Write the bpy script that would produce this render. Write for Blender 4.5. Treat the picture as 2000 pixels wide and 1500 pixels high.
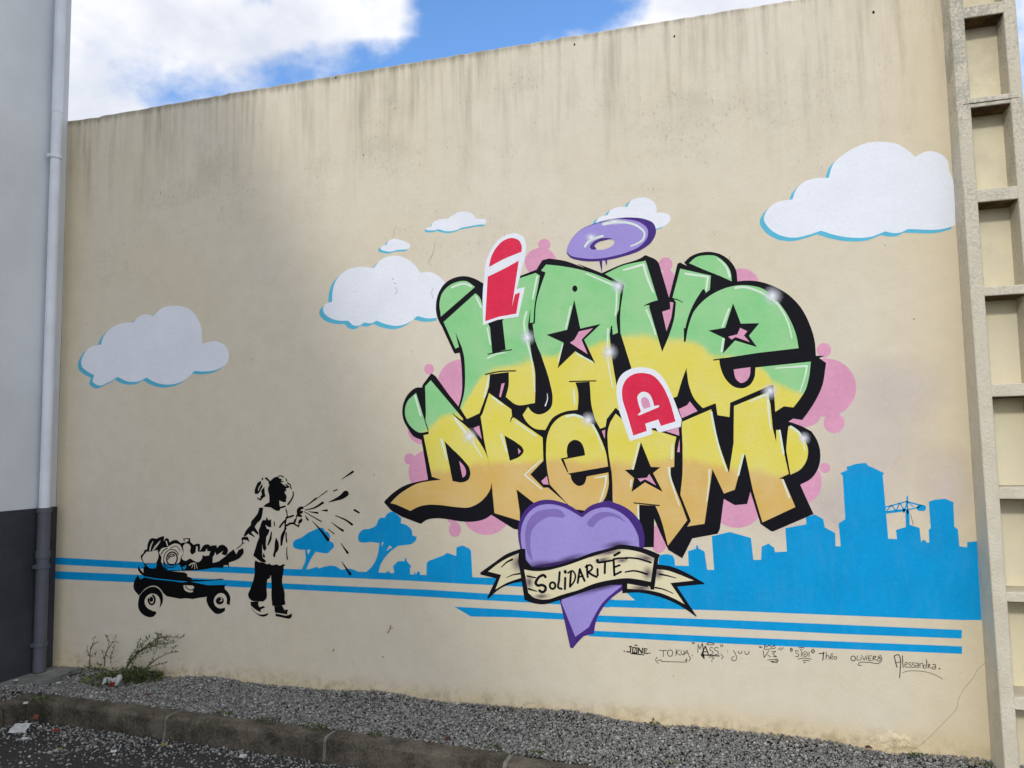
import bpy, math, random
import numpy as np
from mathutils import Vector, Matrix
from mathutils.geometry import tessellate_polygon, delaunay_2d_cdt

for o in list(bpy.data.objects):
    bpy.data.objects.remove(o)
S = bpy.context.scene
COL = S.collection
R = math.radians
random.seed(7)
RNG = np.random.default_rng(11)

# ------------------------------------------------------------------ camera
# world: wall face is the plane y = 0, x runs right along it, z up, metres
FPX, CX, CY = 1500.0, 1000.0, 750.0            # focal length and centre in photo pixels
VV, HV = (684.0, -17545.0), (-4000.0, 955.0)   # vanishing points: vertical, along the wall
def _camray(p):
    return np.array([p[0]-CX, -(p[1]-CY), -FPX])
_Z = _camray(VV); _Z /= np.linalg.norm(_Z)
_X = -_camray(HV); _X -= _X.dot(_Z)*_Z; _X /= np.linalg.norm(_X)
_Y = np.cross(_Z, _X)
RM = np.array([_X, _Y, _Z])                    # camera -> world
CAMH, CAMD = 1.6, 4.694155
cam = bpy.data.cameras.new('camera')
camo = bpy.data.objects.new('camera', cam); COL.objects.link(camo)
cam.sensor_fit = 'HORIZONTAL'; cam.sensor_width = 36.0
cam.lens = 36.0*FPX/2000.0
cam.clip_start = 0.05; cam.clip_end = 2000.0
m4 = Matrix([[*RM[0], 0], [*RM[1], 0], [*RM[2], 0], [0, 0, 0, 1]])
camo.matrix_world = Matrix.Translation((0, -CAMD, CAMH)) @ m4
S.camera = camo

# ------------------------------------------------------------------ light
SUN_D = Vector((1.0, 3.7, -1.92)).normalized()      # direction the sunlight travels
SUN_EL = math.asin(-SUN_D.z)
SUN_AZ = math.atan2(-SUN_D.x, -SUN_D.y)
world = bpy.data.worlds.new('World'); S.world = world; world.use_nodes = True
def build_world():
    nt = world.node_tree; N = nt.nodes; L = nt.links
    for n in list(N): N.remove(n)
    out = N.new('ShaderNodeOutputWorld'); bg = N.new('ShaderNodeBackground')
    bg.inputs['Strength'].default_value = 0.10
    sky = N.new('ShaderNodeTexSky'); sky.sky_type = 'NISHITA'; sky.sun_disc = False
    sky.sun_elevation = SUN_EL; sky.sun_rotation = SUN_AZ
    sky.air_density = 1.0; sky.dust_density = 0.6; sky.ozone_density = 1.5
    tint = N.new('ShaderNodeMix'); tint.data_type = 'RGBA'; tint.blend_type = 'MULTIPLY'
    tint.inputs[0].default_value = 1.0
    L.new(sky.outputs[0], tint.inputs[6]); tint.inputs[7].default_value = (1.3, 1.75, 2.25, 1)
    tc = N.new('ShaderNodeTexCoord')
    def noise(scale, detail, off):
        mp = N.new('ShaderNodeMapping'); mp.inputs['Location'].default_value = off
        mp.inputs['Scale'].default_value = (1, 1, 1.6)
        L.new(tc.outputs['Generated'], mp.inputs['Vector'])
        n = N.new('ShaderNodeTexNoise'); n.inputs['Scale'].default_value = scale
        n.inputs['Detail'].default_value = detail; n.inputs['Roughness'].default_value = 0.55
        L.new(mp.outputs[0], n.inputs['Vector']); return n.outputs['Fac']
    def math2(op, a, b):
        m = N.new('ShaderNodeMath'); m.operation = op
        for i, v in enumerate((a, b)):
            if isinstance(v, (int, float)): m.inputs[i].default_value = v
            else: L.new(v, m.inputs[i])
        return m.outputs[0]
    def gap(p, rx, ry, ang):                     # a break in the cloud round one direction
        c = RM @ _camray(p); c /= np.linalg.norm(c)
        r = np.cross(c, (0, 0, 1)); r /= np.linalg.norm(r); u = np.cross(r, c)
        ca, sa = math.cos(ang), math.sin(ang)
        e1 = (r*ca+u*sa)/rx; e2 = (-r*sa+u*ca)/ry
        outs = []
        for e in (e1, e2):
            d = N.new('ShaderNodeVectorMath'); d.operation = 'DOT_PRODUCT'
            L.new(tc.outputs['Generated'], d.inputs[0]); d.inputs[1].default_value = tuple(e)
            s = math2('SUBTRACT', d.outputs['Value'], float(np.dot(e, c)))
            outs.append(math2('MULTIPLY', s, s))
        q = math2('ADD', outs[0], outs[1])
        f = math2('SUBTRACT', 1.0, q)
        front = N.new('ShaderNodeVectorMath'); front.operation = 'DOT_PRODUCT'
        L.new(tc.outputs['Generated'], front.inputs[0]); front.inputs[1].default_value = tuple(c)
        f = math2('MULTIPLY', math2('MAXIMUM', f, 0.0), math2('GREATER_THAN', front.outputs['Value'], 0.2))
        return f
    big = noise(3.2, 6, (3.1, 0.4, 1.7)); fine = noise(11.0, 6, (0.2, 5.0, 2.0))
    dens = math2('ADD', math2('MULTIPLY', big, 0.75), math2('MULTIPLY', fine, 0.55))
    dens = math2('SUBTRACT', dens, 0.03)
    holes = math2('ADD', math2('MULTIPLY', gap((1030, 0), 0.165, 0.12, 0.45), 1.3),
                  math2('MULTIPLY', gap((640, 185), 0.22, 0.065, 0.17), 0.75))
    dens = math2('SUBTRACT', dens, math2('MULTIPLY', holes, 0.40))
    ramp = N.new('ShaderNodeMapRange'); ramp.interpolation_type = 'SMOOTHSTEP'
    ramp.inputs['From Min'].default_value = 0.36; ramp.inputs['From Max'].default_value = 0.60
    L.new(dens, ramp.inputs['Value'])
    shade = noise(5.5, 5, (7.0, 2.0, 0.3))
    cr = N.new('ShaderNodeValToRGB')
    cr.color_ramp.elements[0].position = 0.38; cr.color_ramp.elements[0].color = (6.7, 7.1, 8.1, 1)
    cr.color_ramp.elements[1].position = 0.68; cr.color_ramp.elements[1].color = (10.3, 10.2, 10.2, 1)
    L.new(shade, cr.inputs[0])
    sd = N.new('ShaderNodeVectorMath'); sd.operation = 'DOT_PRODUCT'      # cloud is brighter towards the sun
    L.new(tc.outputs['Generated'], sd.inputs[0]); sd.inputs[1].default_value = tuple(-SUN_D)
    glow = math2('ADD', 1.0, math2('MULTIPLY', math2('MAXIMUM', sd.outputs['Value'], 0.0), 0.85))
    gm = N.new('ShaderNodeVectorMath'); gm.operation = 'SCALE'
    L.new(cr.outputs[0], gm.inputs[0]); L.new(glow, gm.inputs['Scale'])
    mix = N.new('ShaderNodeMix'); mix.data_type = 'RGBA'
    L.new(ramp.outputs[0], mix.inputs[0]); L.new(tint.outputs[2], mix.inputs[6]); L.new(gm.outputs[0], mix.inputs[7])
    L.new(mix.outputs[2], bg.inputs['Color']); L.new(bg.outputs[0], out.inputs['Surface'])
build_world()
sl = bpy.data.lights.new('sun', 'SUN'); sl.energy = 1.18; sl.angle = R(4.5); sl.color = (1.0, 0.97, 0.91)
so = bpy.data.objects.new('sun', sl); COL.objects.link(so)
so.rotation_euler = SUN_D.to_track_quat('-Z', 'Y').to_euler(); so.location = (-6, -14, 12)
S.render.engine = 'CYCLES'
S.view_settings.view_transform = 'Standard'; S.view_settings.look = 'None'
S.view_settings.gamma = 1.0; S.view_settings.use_curve_mapping = False
S.view_settings.exposure = 0.15

# ------------------------------------------------------------------ photo pixel -> place
def ray(p): return RM @ _camray(p)
def on_wall(p, y=0.0):                   # point of the plane y = const behind pixel p
    r = ray(p); t = (CAMD+y)/r[1]
    return np.array([r[0]*t, y, CAMH+r[2]*t])
def on_x(p, x):
    r = ray(p); t = x/r[0]
    return np.array([x, r[1]*t-CAMD, CAMH+r[2]*t])
def zg(x):                               # the ground falls away gently to the right
    d = max(0.0, min(x, 3.0)+3.3)
    return -0.0045*d*d
def on_ground(p, dz=0.0):
    z = 0.0
    for _ in range(20):
        r = ray(p); t = (z-CAMH)/r[2]; x, y = r[0]*t, r[1]*t-CAMD
        z = zg(x)+dz
    return np.array([x, y, z])

TILES = dict(A=(840,440,.15), B=(1090,380,.15), C=(1120,560,.15), D=(1330,470,.15), E=(1330,660,.15),
  F=(840,620,.15), G=(740,720,.15), H=(740,850,.15), I=(990,760,.15), J=(1180,700,.15), K=(1160,870,.15),
  L=(1330,790,.15), M=(930,960,.15), N=(1130,1030,.15), O=(250,1020,.12), P=(440,910,.1), Q=(440,1020,.1),
  R=(440,1100,.1), S=(560,910,.1), T=(560,990,.14), U=(720,1030,.12), V=(600,430,.18), X=(1420,960,.1),
  Z=(1500,750,.25), W=(240,1130,.08), c4=(810,400,.08), c6=(1440,270,.14), SA=(1200,1230,.16), SB=(1460,1240,.2),
  wd=(120,1220,.13), gl=(0,1260,.13), k01=(0,375,.25), k30=(1500,0,.25), k31=(1500,375,.25), k23=(1000,1125,.25),
  k33=(1500,1125,.25), px=(0,0,1.0))
def parse(s, smooth=False):
    t = TILES['px']; out = []
    for tok in s.split():
        if ',' not in tok:
            t = TILES[tok]; continue
        f = smooth
        if tok[-1] == '~': f = True; tok = tok[:-1]
        elif tok[-1] == '!': f = False; tok = tok[:-1]
        a, b = tok.split(',')
        out.append((t[0]+float(a)*t[2], t[1]+float(b)*t[2], f))
    return out
def curve(pts, closed=True, step=2.2):
    n = len(pts); res = []
    P = [np.array(p[:2]) for p in pts]
    last = n if closed else n-1
    for i in range(last):
        a, b = P[i], P[(i+1) % n]
        fa, fb = pts[i][2], pts[(i+1) % n][2]
        if not (fa or fb):
            res.append(a); continue
        pa = P[(i-1) % n] if (closed or i > 0) else a
        pb = P[(i+2) % n] if (closed or i+2 < n) else b
        ln = np.linalg.norm(b-a)
        def tang(p0, p1, p2):
            d0, d1 = np.linalg.norm(p1-p0)+1e-6, np.linalg.norm(p2-p1)+1e-6
            v = ((p1-p0)/d0*d1+(p2-p1)/d1*d0)/(d0+d1)
            return v*ln
        m0 = tang(pa, a, b) if fa else (b-a)
        m1 = tang(a, b, pb) if fb else (b-a)
        k = max(2, int(ln/step))
        for j in range(k):
            u = j/k
            res.append((2*u**3-3*u**2+1)*a+(u**3-2*u**2+u)*m0+(-2*u**3+3*u**2)*b+(u**3-u**2)*m1)
    if not closed: res.append(P[-1])
    return res
def ell(cx, cy, rx, ry, ang=0.0, n=40, a0=0, a1=360, tile='px'):
    t = TILES[tile]; cx, cy, rx, ry = t[0]+cx*t[2], t[1]+cy*t[2], rx*t[2], ry*t[2]
    c, s = math.cos(R(ang)), math.sin(R(ang))
    full = abs(a1-a0) >= 360
    res = []
    for i in range(n if full else n+1):
        a = R(a0+(a1-a0)*i/n)
        u, v = rx*math.cos(a), ry*math.sin(a)
        res.append(np.array([cx+u*c-v*s, cy+u*s+v*c]))
    return res

# ------------------------------------------------------------------ objects
WPOS = {}
def link(o, origin, parent=None):
    COL.objects.link(o); origin = Vector(origin)
    WPOS[o.name] = origin
    if parent is None: o.location = origin
    else:
        o.parent = parent; o.location = origin-WPOS[parent.name]
    return o
def tag(o, label=None, cat=None, group=None, kind=None):
    if label: o['label'] = label
    if cat: o['category'] = cat
    if group: o['group'] = group
    if kind: o['kind'] = kind
    return o
def thing(name, label, cat, origin, group=None):
    return tag(link(bpy.data.objects.new(name, None), origin), label, cat, group)
def meshobj(name, verts, faces, mat, parent=None, origin=None, smooth=False, attrs=None, bevel=0.0):
    V = np.asarray(verts, dtype=float).reshape(-1, 3)
    if origin is None: origin = (V.min(0)+V.max(0))/2; origin = np.array([origin[0], origin[1], V[:, 2].min()])
    me = bpy.data.meshes.new(name)
    me.from_pydata((V-np.asarray(origin)).tolist(), [], [tuple(f) for f in faces])
    me.materials.append(mat)
    if smooth: me.polygons.foreach_set('use_smooth', [True]*len(me.polygons))
    for k, vals in (attrs or {}).items():
        at = me.attributes.new(k, 'FLOAT', 'POINT'); at.data.foreach_set('value', list(map(float, vals)))
    me.update()
    o = link(bpy.data.objects.new(name, me), origin, parent)
    if bevel:
        b = o.modifiers.new('bevel', 'BEVEL'); b.width = bevel; b.segments = 2; b.limit_method = 'ANGLE'; b.angle_limit = R(40)
    return o
def box_vf(x0, x1, y0, y1, z0, z1):
    v = [(x0,y0,z0),(x1,y0,z0),(x1,y1,z0),(x0,y1,z0),(x0,y0,z1),(x1,y0,z1),(x1,y1,z1),(x0,y1,z1)]
    f = [(0,3,2,1),(4,5,6,7),(0,1,5,4),(1,2,6,5),(2,3,7,6),(3,0,4,7)]
    return v, f
def tube_vf(path, radii, seg=10, cap=True):
    path = [Vector(p) for p in path]; v = []; f = []
    for i, p in enumerate(path):
        d = (path[min(i+1, len(path)-1)]-path[max(i-1, 0)]).normalized()
        a = d.cross(Vector((0.3, 1, 0.1))); a = a.normalized(); b = d.cross(a)
        for k in range(seg):
            t = 2*math.pi*k/seg
            v.append(tuple(p+(a*math.cos(t)+b*math.sin(t))*radii[i]))
    for i in range(len(path)-1):
        for k in range(seg):
            f.append((i*seg+k, i*seg+(k+1) % seg, (i+1)*seg+(k+1) % seg, (i+1)*seg+k))
    if cap:
        f.append(tuple(range(seg))); f.append(tuple((len(path)-1)*seg+k for k in reversed(range(seg))))
    return v, f
def join_vf(parts):
    V, F = [], []
    for v, f in parts:
        n = len(V); V += list(v); F += [tuple(i+n for i in q) for q in f]
    return V, F
LAYER = 0.00013
def paint(name, loops, mat, layer, parent=None, label=None):
    """a flat coat of paint on the wall: outlines in photo pixels, laid on the wall plane"""
    loops = [curve(parse(l)) if isinstance(l, str) else l for l in loops]
    y = -LAYER*layer
    L3 = [[Vector(on_wall(p, y)) for p in lp] for lp in loops]
    L2 = [[Vector((p.x, p.z, 0)) for p in lp] for lp in L3]
    if len(L2) == 1:
        n = len(L2[0])
        vv, _, tris, _, _, _ = delaunay_2d_cdt([p.xy for p in L2[0]], [(i, (i+1) % n) for i in range(n)], [], 1, 1e-6)
        V = [Vector((p.x, y, p.y)) for p in vv]
    else:
        tris = tessellate_polygon(L2)
        V = [p for lp in L3 for p in lp]
    F = []
    for a, b, c in tris:
        A, B, C = V[a], V[b], V[c]
        nrm = (B.x-A.x)*(C.z-A.z)-(B.z-A.z)*(C.x-A.x)
        if abs(nrm) < 1e-10: continue
        F.append((a, b, c) if nrm > 0 else (a, c, b))
    o = meshobj(name, [tuple(p) for p in V], F, mat, parent)
    if label: o['label'] = label
    return o
def strokes_vf(lines, layer):
    """brush lines: (string or pixel list, width0[, width1]) in photo pixels, round ends"""
    V, F = [], []
    y = -LAYER*layer
    for ln in lines:
        pts, w0 = ln[0], ln[1]; w1 = ln[2] if len(ln) > 2 else w0
        if isinstance(pts, str): pts = curve(parse(pts, True), closed=False, step=1.5)
        pts = [np.array(p[:2], dtype=float) for p in pts]
        n = len(pts); seg = [0.0]
        for i in range(1, n): seg.append(seg[-1]+np.linalg.norm(pts[i]-pts[i-1]))
        tot = seg[-1]+1e-9; left, right = [], []
        for i in range(n):
            d = pts[min(i+1, n-1)]-pts[max(i-1, 0)]; d = d/(np.linalg.norm(d)+1e-9)
            nn = np.array([-d[1], d[0]])
            w = (w0+(w1-w0)*seg[i]/tot)/2
            left.append(pts[i]+nn*w); right.append(pts[i]-nn*w)
        base = len(V)
        for a, b in zip(left, right): V += [on_wall(a, y), on_wall(b, y)]
        for i in range(n-1):
            F.append((base+2*i, base+2*i+2, base+2*i+3, base+2*i+1))
        for idx, w in ((0, w0), (n-1, w1)):
            d = pts[min(idx+1, n-1)]-pts[max(idx-1, 0)]; d = d/(np.linalg.norm(d)+1e-9)
            if idx == 0: d = -d
            nn = np.array([-d[1], d[0]]); cb = len(V)
            V.append(on_wall(pts[idx], y))
            for k in range(7):
                a = math.pi*(k/6-0.5)
                V.append(on_wall(pts[idx]+(d*math.cos(a)+nn*math.sin(a))*w/2, y))
            for k in range(6): F.append((cb, cb+1+k, cb+2+k))
    FF = []
    for f in F:
        A, B, C = V[f[0]], V[f[1]], V[f[2]]
        s = (B[0]-A[0])*(C[2]-A[2])-(B[2]-A[2])*(C[0]-A[0])
        FF.append(f if s > 0 else tuple(reversed(f)))
    return V, FF
SINGLE = ('highlight', 'ink_line', 'fold_line', 'drip', 'scuff', 'flaking_paint', 'dress_fold', 'leaf_vein')
def brush(name, lines, mat, layer, parent=None, label=None):
    if name in SINGLE and len(lines) > 1:
        for i, ln in enumerate(lines): brush(name, [ln], mat, layer+0.04*i, parent, label)
        return
    V, F = strokes_vf(lines, layer)
    o = meshobj(name, V, F, mat, parent)
    if label: o['label'] = label
    return o
def mist(name, cx, cy, rx, ry, mat, layer, parent=None, tile='px', ang=0.0, power=1.0):
    """a soft spot of sprayed paint, densest in the middle"""
    y = -LAYER*layer; V, F, A = [], [], []
    t = TILES[tile]; c = (t[0]+cx*t[2], t[1]+cy*t[2])
    V.append(on_wall(c, y)); A.append(1.0); n = 28; rings = 7
    for r in range(1, rings+1):
        for p in ell(cx, cy, rx*r/rings, ry*r/rings, ang, n, tile=tile):
            V.append(on_wall(p, y)); A.append((1-r/rings)**power)
    for k in range(n): F.append((0, 1+(k+1) % n, 1+k))
    for r in range(rings-1):
        for k in range(n):
            a = 1+r*n
            F.append((a+k, a+(k+1) % n, a+n+(k+1) % n, a+n+k))
    return meshobj(name, V, F, mat, parent, attrs={'fade': A})

# ------------------------------------------------------------------ materials
def lin(c): return tuple((x/255/12.92 if x/255 <= 0.04045 else ((x/255+0.055)/1.055)**2.4) for x in c)
def newmat(name):
    m = bpy.data.materials.new(name); m.use_nodes = True
    nt = m.node_tree; b = nt.nodes['Principled BSDF']
    return m, nt, nt.nodes, nt.links, b
def nz(N, L, vec, scale, detail=4, rough=0.55, sc=None, loc=None):
    if sc or loc:
        mp = N.new('ShaderNodeMapping')
        if sc: mp.inputs['Scale'].default_value = sc
        if loc: mp.inputs['Location'].default_value = loc
        L.new(vec, mp.inputs['Vector']); vec = mp.outputs[0]
    n = N.new('ShaderNodeTexNoise'); n.inputs['Scale'].default_value = scale
    n.inputs['Detail'].default_value = detail; n.inputs['Roughness'].default_value = rough
    L.new(vec, n.inputs['Vector']); return n.outputs['Fac']
def mr(N, L, v, a, b, c=0.0, d=1.0, smooth=True):
    m = N.new('ShaderNodeMapRange'); m.interpolation_type = 'SMOOTHSTEP' if smooth else 'LINEAR'
    for k, x in zip(('From Min', 'From Max', 'To Min', 'To Max'), (a, b, c, d)): m.inputs[k].default_value = x
    L.new(v, m.inputs['Value']); return m.outputs[0]
def mth(N, L, op, *args):
    m = N.new('ShaderNodeMath'); m.operation = op
    for i, v in enumerate(args):
        if isinstance(v, (int, float)): m.inputs[i].default_value = v
        else: L.new(v, m.inputs[i])
    return m.outputs[0]
def mixc(N, L, fac, a, b, mode='MIX'):
    m = N.new('ShaderNodeMix'); m.data_type = 'RGBA'; m.blend_type = mode
    for sock, v in ((m.inputs[0], fac), (m.inputs[6], a), (m.inputs[7], b)):
        if isinstance(v, (int, float)): sock.default_value = v
        elif isinstance(v, tuple): sock.default_value = (*v[:3], 1)
        else: L.new(v, sock)
    return m.outputs[2]
def position(N):
    g = N.new('ShaderNodeNewGeometry'); return g.outputs['Position']
# the relief of the wall's render, shared by the bare wall and every coat of paint on it
RELIEF = bpy.data.node_groups.new('render_relief', 'ShaderNodeTree')
RELIEF.interface.new_socket('Normal', in_out='OUTPUT', socket_type='NodeSocketVector')
def build_relief():
    N, L = RELIEF.nodes, RELIEF.links
    o = N.new('NodeGroupOutput'); pos = position(N)
    a = nz(N, L, pos, 110.0, 3, 0.6); b = nz(N, L, pos, 38.0, 3, 0.5); c = nz(N, L, pos, 1.6, 2)
    h = mth(N, L, 'ADD', mth(N, L, 'MULTIPLY', a, 0.0014), mth(N, L, 'MULTIPLY', b, 0.0018))
    h = mth(N, L, 'ADD', h, mth(N, L, 'MULTIPLY', c, 0.012))
    bp = N.new('ShaderNodeBump'); bp.inputs['Strength'].default_value = 0.75; bp.inputs['Distance'].default_value = 1.0
    L.new(h, bp.inputs['Height']); L.new(bp.outputs[0], o.inputs[0])
build_relief()
def relief(N, L, b):
    g = N.new('ShaderNodeGroup'); g.node_tree = RELIEF
    L.new(g.outputs[0], b.inputs['Normal'])

def wall_material():
    m, nt, N, L, b = newmat('cream_render')
    pos = position(N); sp = N.new('ShaderNodeSeparateXYZ'); L.new(pos, sp.inputs[0]); x, z = sp.outputs['X'], sp.outputs['Z']
    base = lin((213, 203, 180)); warm = lin((212, 196, 160)); pale = lin((216, 207, 190)); grime = lin((122, 116, 98)); moss = lin((74, 72, 58))
    big = nz(N, L, pos, 0.55, 3)
    col = mixc(N, L, mr(N, L, big, 0.35, 0.68), base, pale)
    # warmer towards both ends and at the foot, where splash and dust settle
    foot = mr(N, L, mth(N, L, 'ADD', z, mth(N, L, 'MULTIPLY', nz(N, L, pos, 2.5, 3), 0.16)), 0.02, 0.22, 1.0, 0.0)
    col = mixc(N, L, mth(N, L, 'MULTIPLY', foot, 0.7), col, lin((208, 186, 142)))
    sp2 = nz(N, L, pos, 14.0, 5, 0.7)
    splash = mth(N, L, 'MULTIPLY', mr(N, L, mth(N, L, 'SUBTRACT', z, mth(N, L, 'MULTIPLY', x, -0.018)), -0.05, 0.09, 1.0, 0.0), mr(N, L, sp2, 0.42, 0.66))
    col = mixc(N, L, mth(N, L, 'MULTIPLY', splash, 0.55), col, lin((132, 116, 86)))
    ends = mth(N, L, 'ADD', mr(N, L, x, 0.55, 1.15), mr(N, L, x, -4.75, -5.08))
    col = mixc(N, L, mth(N, L, 'MULTIPLY', ends, 0.55), col, warm)
    # streaks of grime running down from the top edge
    s1 = nz(N, L, pos, 1.0, 5, 0.62, sc=(5.0, 1, 0.8)); s2 = nz(N, L, pos, 1.0, 4, 0.6, sc=(26.0, 1, 1.5))
    patch = nz(N, L, pos, 1.5, 5, 0.62, sc=(1, 1, 1.3), loc=(4, 0, 1))
    topn = mth(N, L, 'ADD', z, mth(N, L, 'MULTIPLY', mth(N, L, 'SUBTRACT', s1, 0.5), 1.7))
    top = mr(N, L, topn, 3.25, 4.5)
    st = mth(N, L, 'MULTIPLY', top, mr(N, L, mth(N, L, 'ADD', mth(N, L, 'MULTIPLY', s1, 0.55), mth(N, L, 'MULTIPLY', s2, 0.45)), 0.42, 0.66))
    col = mixc(N, L, mth(N, L, 'MULTIPLY', st, 0.48), col, grime)
    pt = mth(N, L, 'MULTIPLY', mr(N, L, patch, 0.53, 0.70), mr(N, L, z, 2.3, 3.7))
    col = mixc(N, L, mth(N, L, 'MULTIPLY', pt, 0.15), col, grime)
    dirt = nz(N, L, pos, 60.0, 4, 0.7, sc=(1, 1, 0.45))
    dt = mth(N, L, 'MULTIPLY', mr(N, L, dirt, 0.56, 0.70), mth(N, L, 'MULTIPLY', mr(N, L, patch, 0.46, 0.62), mr(N, L, z, 2.0, 3.6)))
    col = mixc(N, L, mth(N, L, 'MULTIPLY', dt, 0.5), col, moss)
    rim = mr(N, L, mth(N, L, 'ADD', z, mth(N, L, 'MULTIPLY', s2, 0.10)), 4.24, 4.31)
    col = mixc(N, L, mth(N, L, 'MULTIPLY', rim, 0.55), col, moss)
    sm = nz(N, L, pos, 9.0, 5, 0.6)
    col = mixc(N, L, mr(N, L, sm, 0.3, 0.75, 0.0, 0.16), col, lin((180, 165, 135)))
    sc = nz(N, L, pos, 30.0, 2, 0.5, sc=(2.0, 1, 0.6), loc=(9, 0, 2))
    col = mixc(N, L, mr(N, L, sc, 0.735, 0.76, 0.0, 0.55), col, lin((90, 80, 62)))
    L.new(col, b.inputs['Base Color']); b.inputs['Roughness'].default_value = 0.85
    b.inputs['Specular IOR Level'].default_value = 0.2
    relief(N, L, b); return m
M_WALL = wall_material()
def paint_mat(name, rgb, rough=0.62, var=0.10, soft=False, alpha=1.0, worn=0.0):
    m, nt, N, L, b = newmat(name)
    pos = position(N); c = lin(rgb)
    n1 = nz(N, L, pos, 4.0, 4); n2 = nz(N, L, pos, 40.0, 3, 0.6)
    f = mth(N, L, 'ADD', mth(N, L, 'MULTIPLY', n1, 0.6), mth(N, L, 'MULTIPLY', n2, 0.4))
    col = mixc(N, L, mr(N, L, f, 0.3, 0.7), tuple(x*(1-var) for x in c), tuple(min(1, x*(1+var)) for x in c))
    if not soft and sum(rgb) > 110:
        thin = nz(N, L, pos, 170.0, 3, 0.7); roll = nz(N, L, pos, 3.0, 4, 0.6, sc=(5, 1, 1.2))
        col = mixc(N, L, mth(N, L, 'ADD', mr(N, L, thin, 0.60, 0.74, 0, 0.14), mr(N, L, roll, 0.45, 0.75, 0, 0.025)), col, (0.55, 0.52, 0.45))
    L.new(col, b.inputs['Base Color']); b.inputs['Roughness'].default_value = rough
    b.inputs['Specular IOR Level'].default_value = 0.12
    relief(N, L, b)
    if soft or alpha < 1:
        tr = N.new('ShaderNodeBsdfTransparent'); mx = N.new('ShaderNodeMixShader')
        if soft:
            at = N.new('ShaderNodeAttribute'); at.attribute_name = 'fade'
            grain = nz(N, L, pos, 220.0, 2, 0.7)
            fa = mth(N, L, 'MULTIPLY', mr(N, L, mth(N, L, 'ADD', at.outputs['Fac'], mth(N, L, 'MULTIPLY', mth(N, L, 'SUBTRACT', grain, 0.5), 0.12)), 0.03, 1.0, smooth=False), alpha)
            L.new(fa, mx.inputs[0])
        else: mx.inputs[0].default_value = alpha
        out = N['Material Output']
        L.new(tr.outputs[0], mx.inputs[1]); L.new(b.outputs[0], mx.inputs[2]); L.new(mx.outputs[0], out.inputs['Surface'])
    return m
def fade_mat(name, bounds_gy, bounds_yo):
    """letter fill sprayed green over yellow over orange; bounds are wall points where the colours meet"""
    m, nt, N, L, b = newmat(name)
    pos = position(N); sp = N.new('ShaderNodeSeparateXYZ'); L.new(pos, sp.inputs[0])
    X0, X1, Z0, Z1 = -2.4, 0.7, 0.0, 4.0
    t = mr(N, L, sp.outputs['X'], X0, X1, 0, 1, smooth=False)
    wob = mth(N, L, 'MULTIPLY', mth(N, L, 'SUBTRACT', nz(N, L, pos, 5.0, 3), 0.5), 0.10)
    gr = mth(N, L, 'MULTIPLY', mth(N, L, 'SUBTRACT', nz(N, L, pos, 160.0, 2), 0.5), 0.05)
    zz = mth(N, L, 'ADD', mth(N, L, 'ADD', sp.outputs['Z'], wob), gr)
    def level(pts):
        fc = N.new('ShaderNodeFloatCurve'); cu = fc.mapping.curves[0]
        P = []
        for p in pts:
            w = on_wall(p); P.append(((w[0]-X0)/(X1-X0), (w[2]-Z0)/(Z1-Z0)))
        P.sort()
        P = [(0.0, P[0][1])]+P+[(1.0, P[-1][1])]
        cu.points[0].location = P[0]; cu.points[1].location = P[-1]
        for q in P[1:-1]: cu.points.new(*q)
        for q in cu.points: q.handle_type = 'VECTOR'
        fc.mapping.update(); L.new(t, fc.inputs['Value'])
        return mth(N, L, 'MULTIPLY', fc.outputs[0], Z1)
    green, yellow, orange = lin((133, 201, 134)), lin((221, 208, 84)), lin((214, 176, 98))
    col = yellow
    if bounds_yo:
        d = mth(N, L, 'SUBTRACT', zz, level(bounds_yo))
        col = mixc(N, L, mr(N, L, d, -0.035, 0.03), orange, yellow)
    if bounds_gy:
        d = mth(N, L, 'SUBTRACT', zz, level(bounds_gy))
        col = mixc(N, L, mr(N, L, d, -0.03, 0.03), col, green)
    n1 = nz(N, L, pos, 6.0, 4)
    col = mixc(N, L, mr(N, L, n1, 0.3, 0.7, 0.0, 0.16), col, (0.75, 0.72, 0.55))
    L.new(col, b.inputs['Base Color']); b.inputs['Roughness'].default_value = 0.6
    b.inputs['Specular IOR Level'].default_value = 0.12
    relief(N, L, b); return m
P_BLACK = paint_mat('black_paint', (14, 14, 22), 0.65, 0.25)
P_INK = paint_mat('black_stencil_paint', (9, 9, 10), 0.7, 0.2)
P_MARK = paint_mat('black_marker', (30, 29, 32), 0.6, 0.3)
P_PINK = paint_mat('pink_paint', (214, 152, 180), 0.62, 0.10)
P_BLUE = paint_mat('blue_paint', (0, 148, 208), 0.6, 0.08)
P_BLUE2 = paint_mat('pale_blue_paint', (88, 180, 208), 0.6, 0.06)
P_WHITE = paint_mat('white_paint', (226, 229, 236), 0.6, 0.04)
P_WHITES = paint_mat('white_spray', (238, 240, 248), 0.6, 0.02, soft=True)
P_SHINE = paint_mat('pale_highlight_paint', (226, 240, 224), 0.6, 0.03, alpha=0.86)
P_RED = paint_mat('red_paint', (216, 40, 74), 0.58, 0.08)
P_LILAC = paint_mat('lilac_paint', (156, 142, 208), 0.6, 0.05)
P_VIOLET = paint_mat('violet_paint', (68, 40, 122), 0.58, 0.12)
P_MAUVE = paint_mat('mauve_paint', (128, 110, 178), 0.6, 0.05)
P_CREAM = paint_mat('cream_ribbon_paint', (222, 212, 176), 0.62, 0.05)
P_DUSK = paint_mat('violet_spray', (70, 50, 92), 0.6, 0.1, soft=True, alpha=0.7)
P_HAZE = paint_mat('pale_pink_overspray', (226, 215, 211), 0.7, 0.03, soft=True, alpha=0.55)
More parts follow.
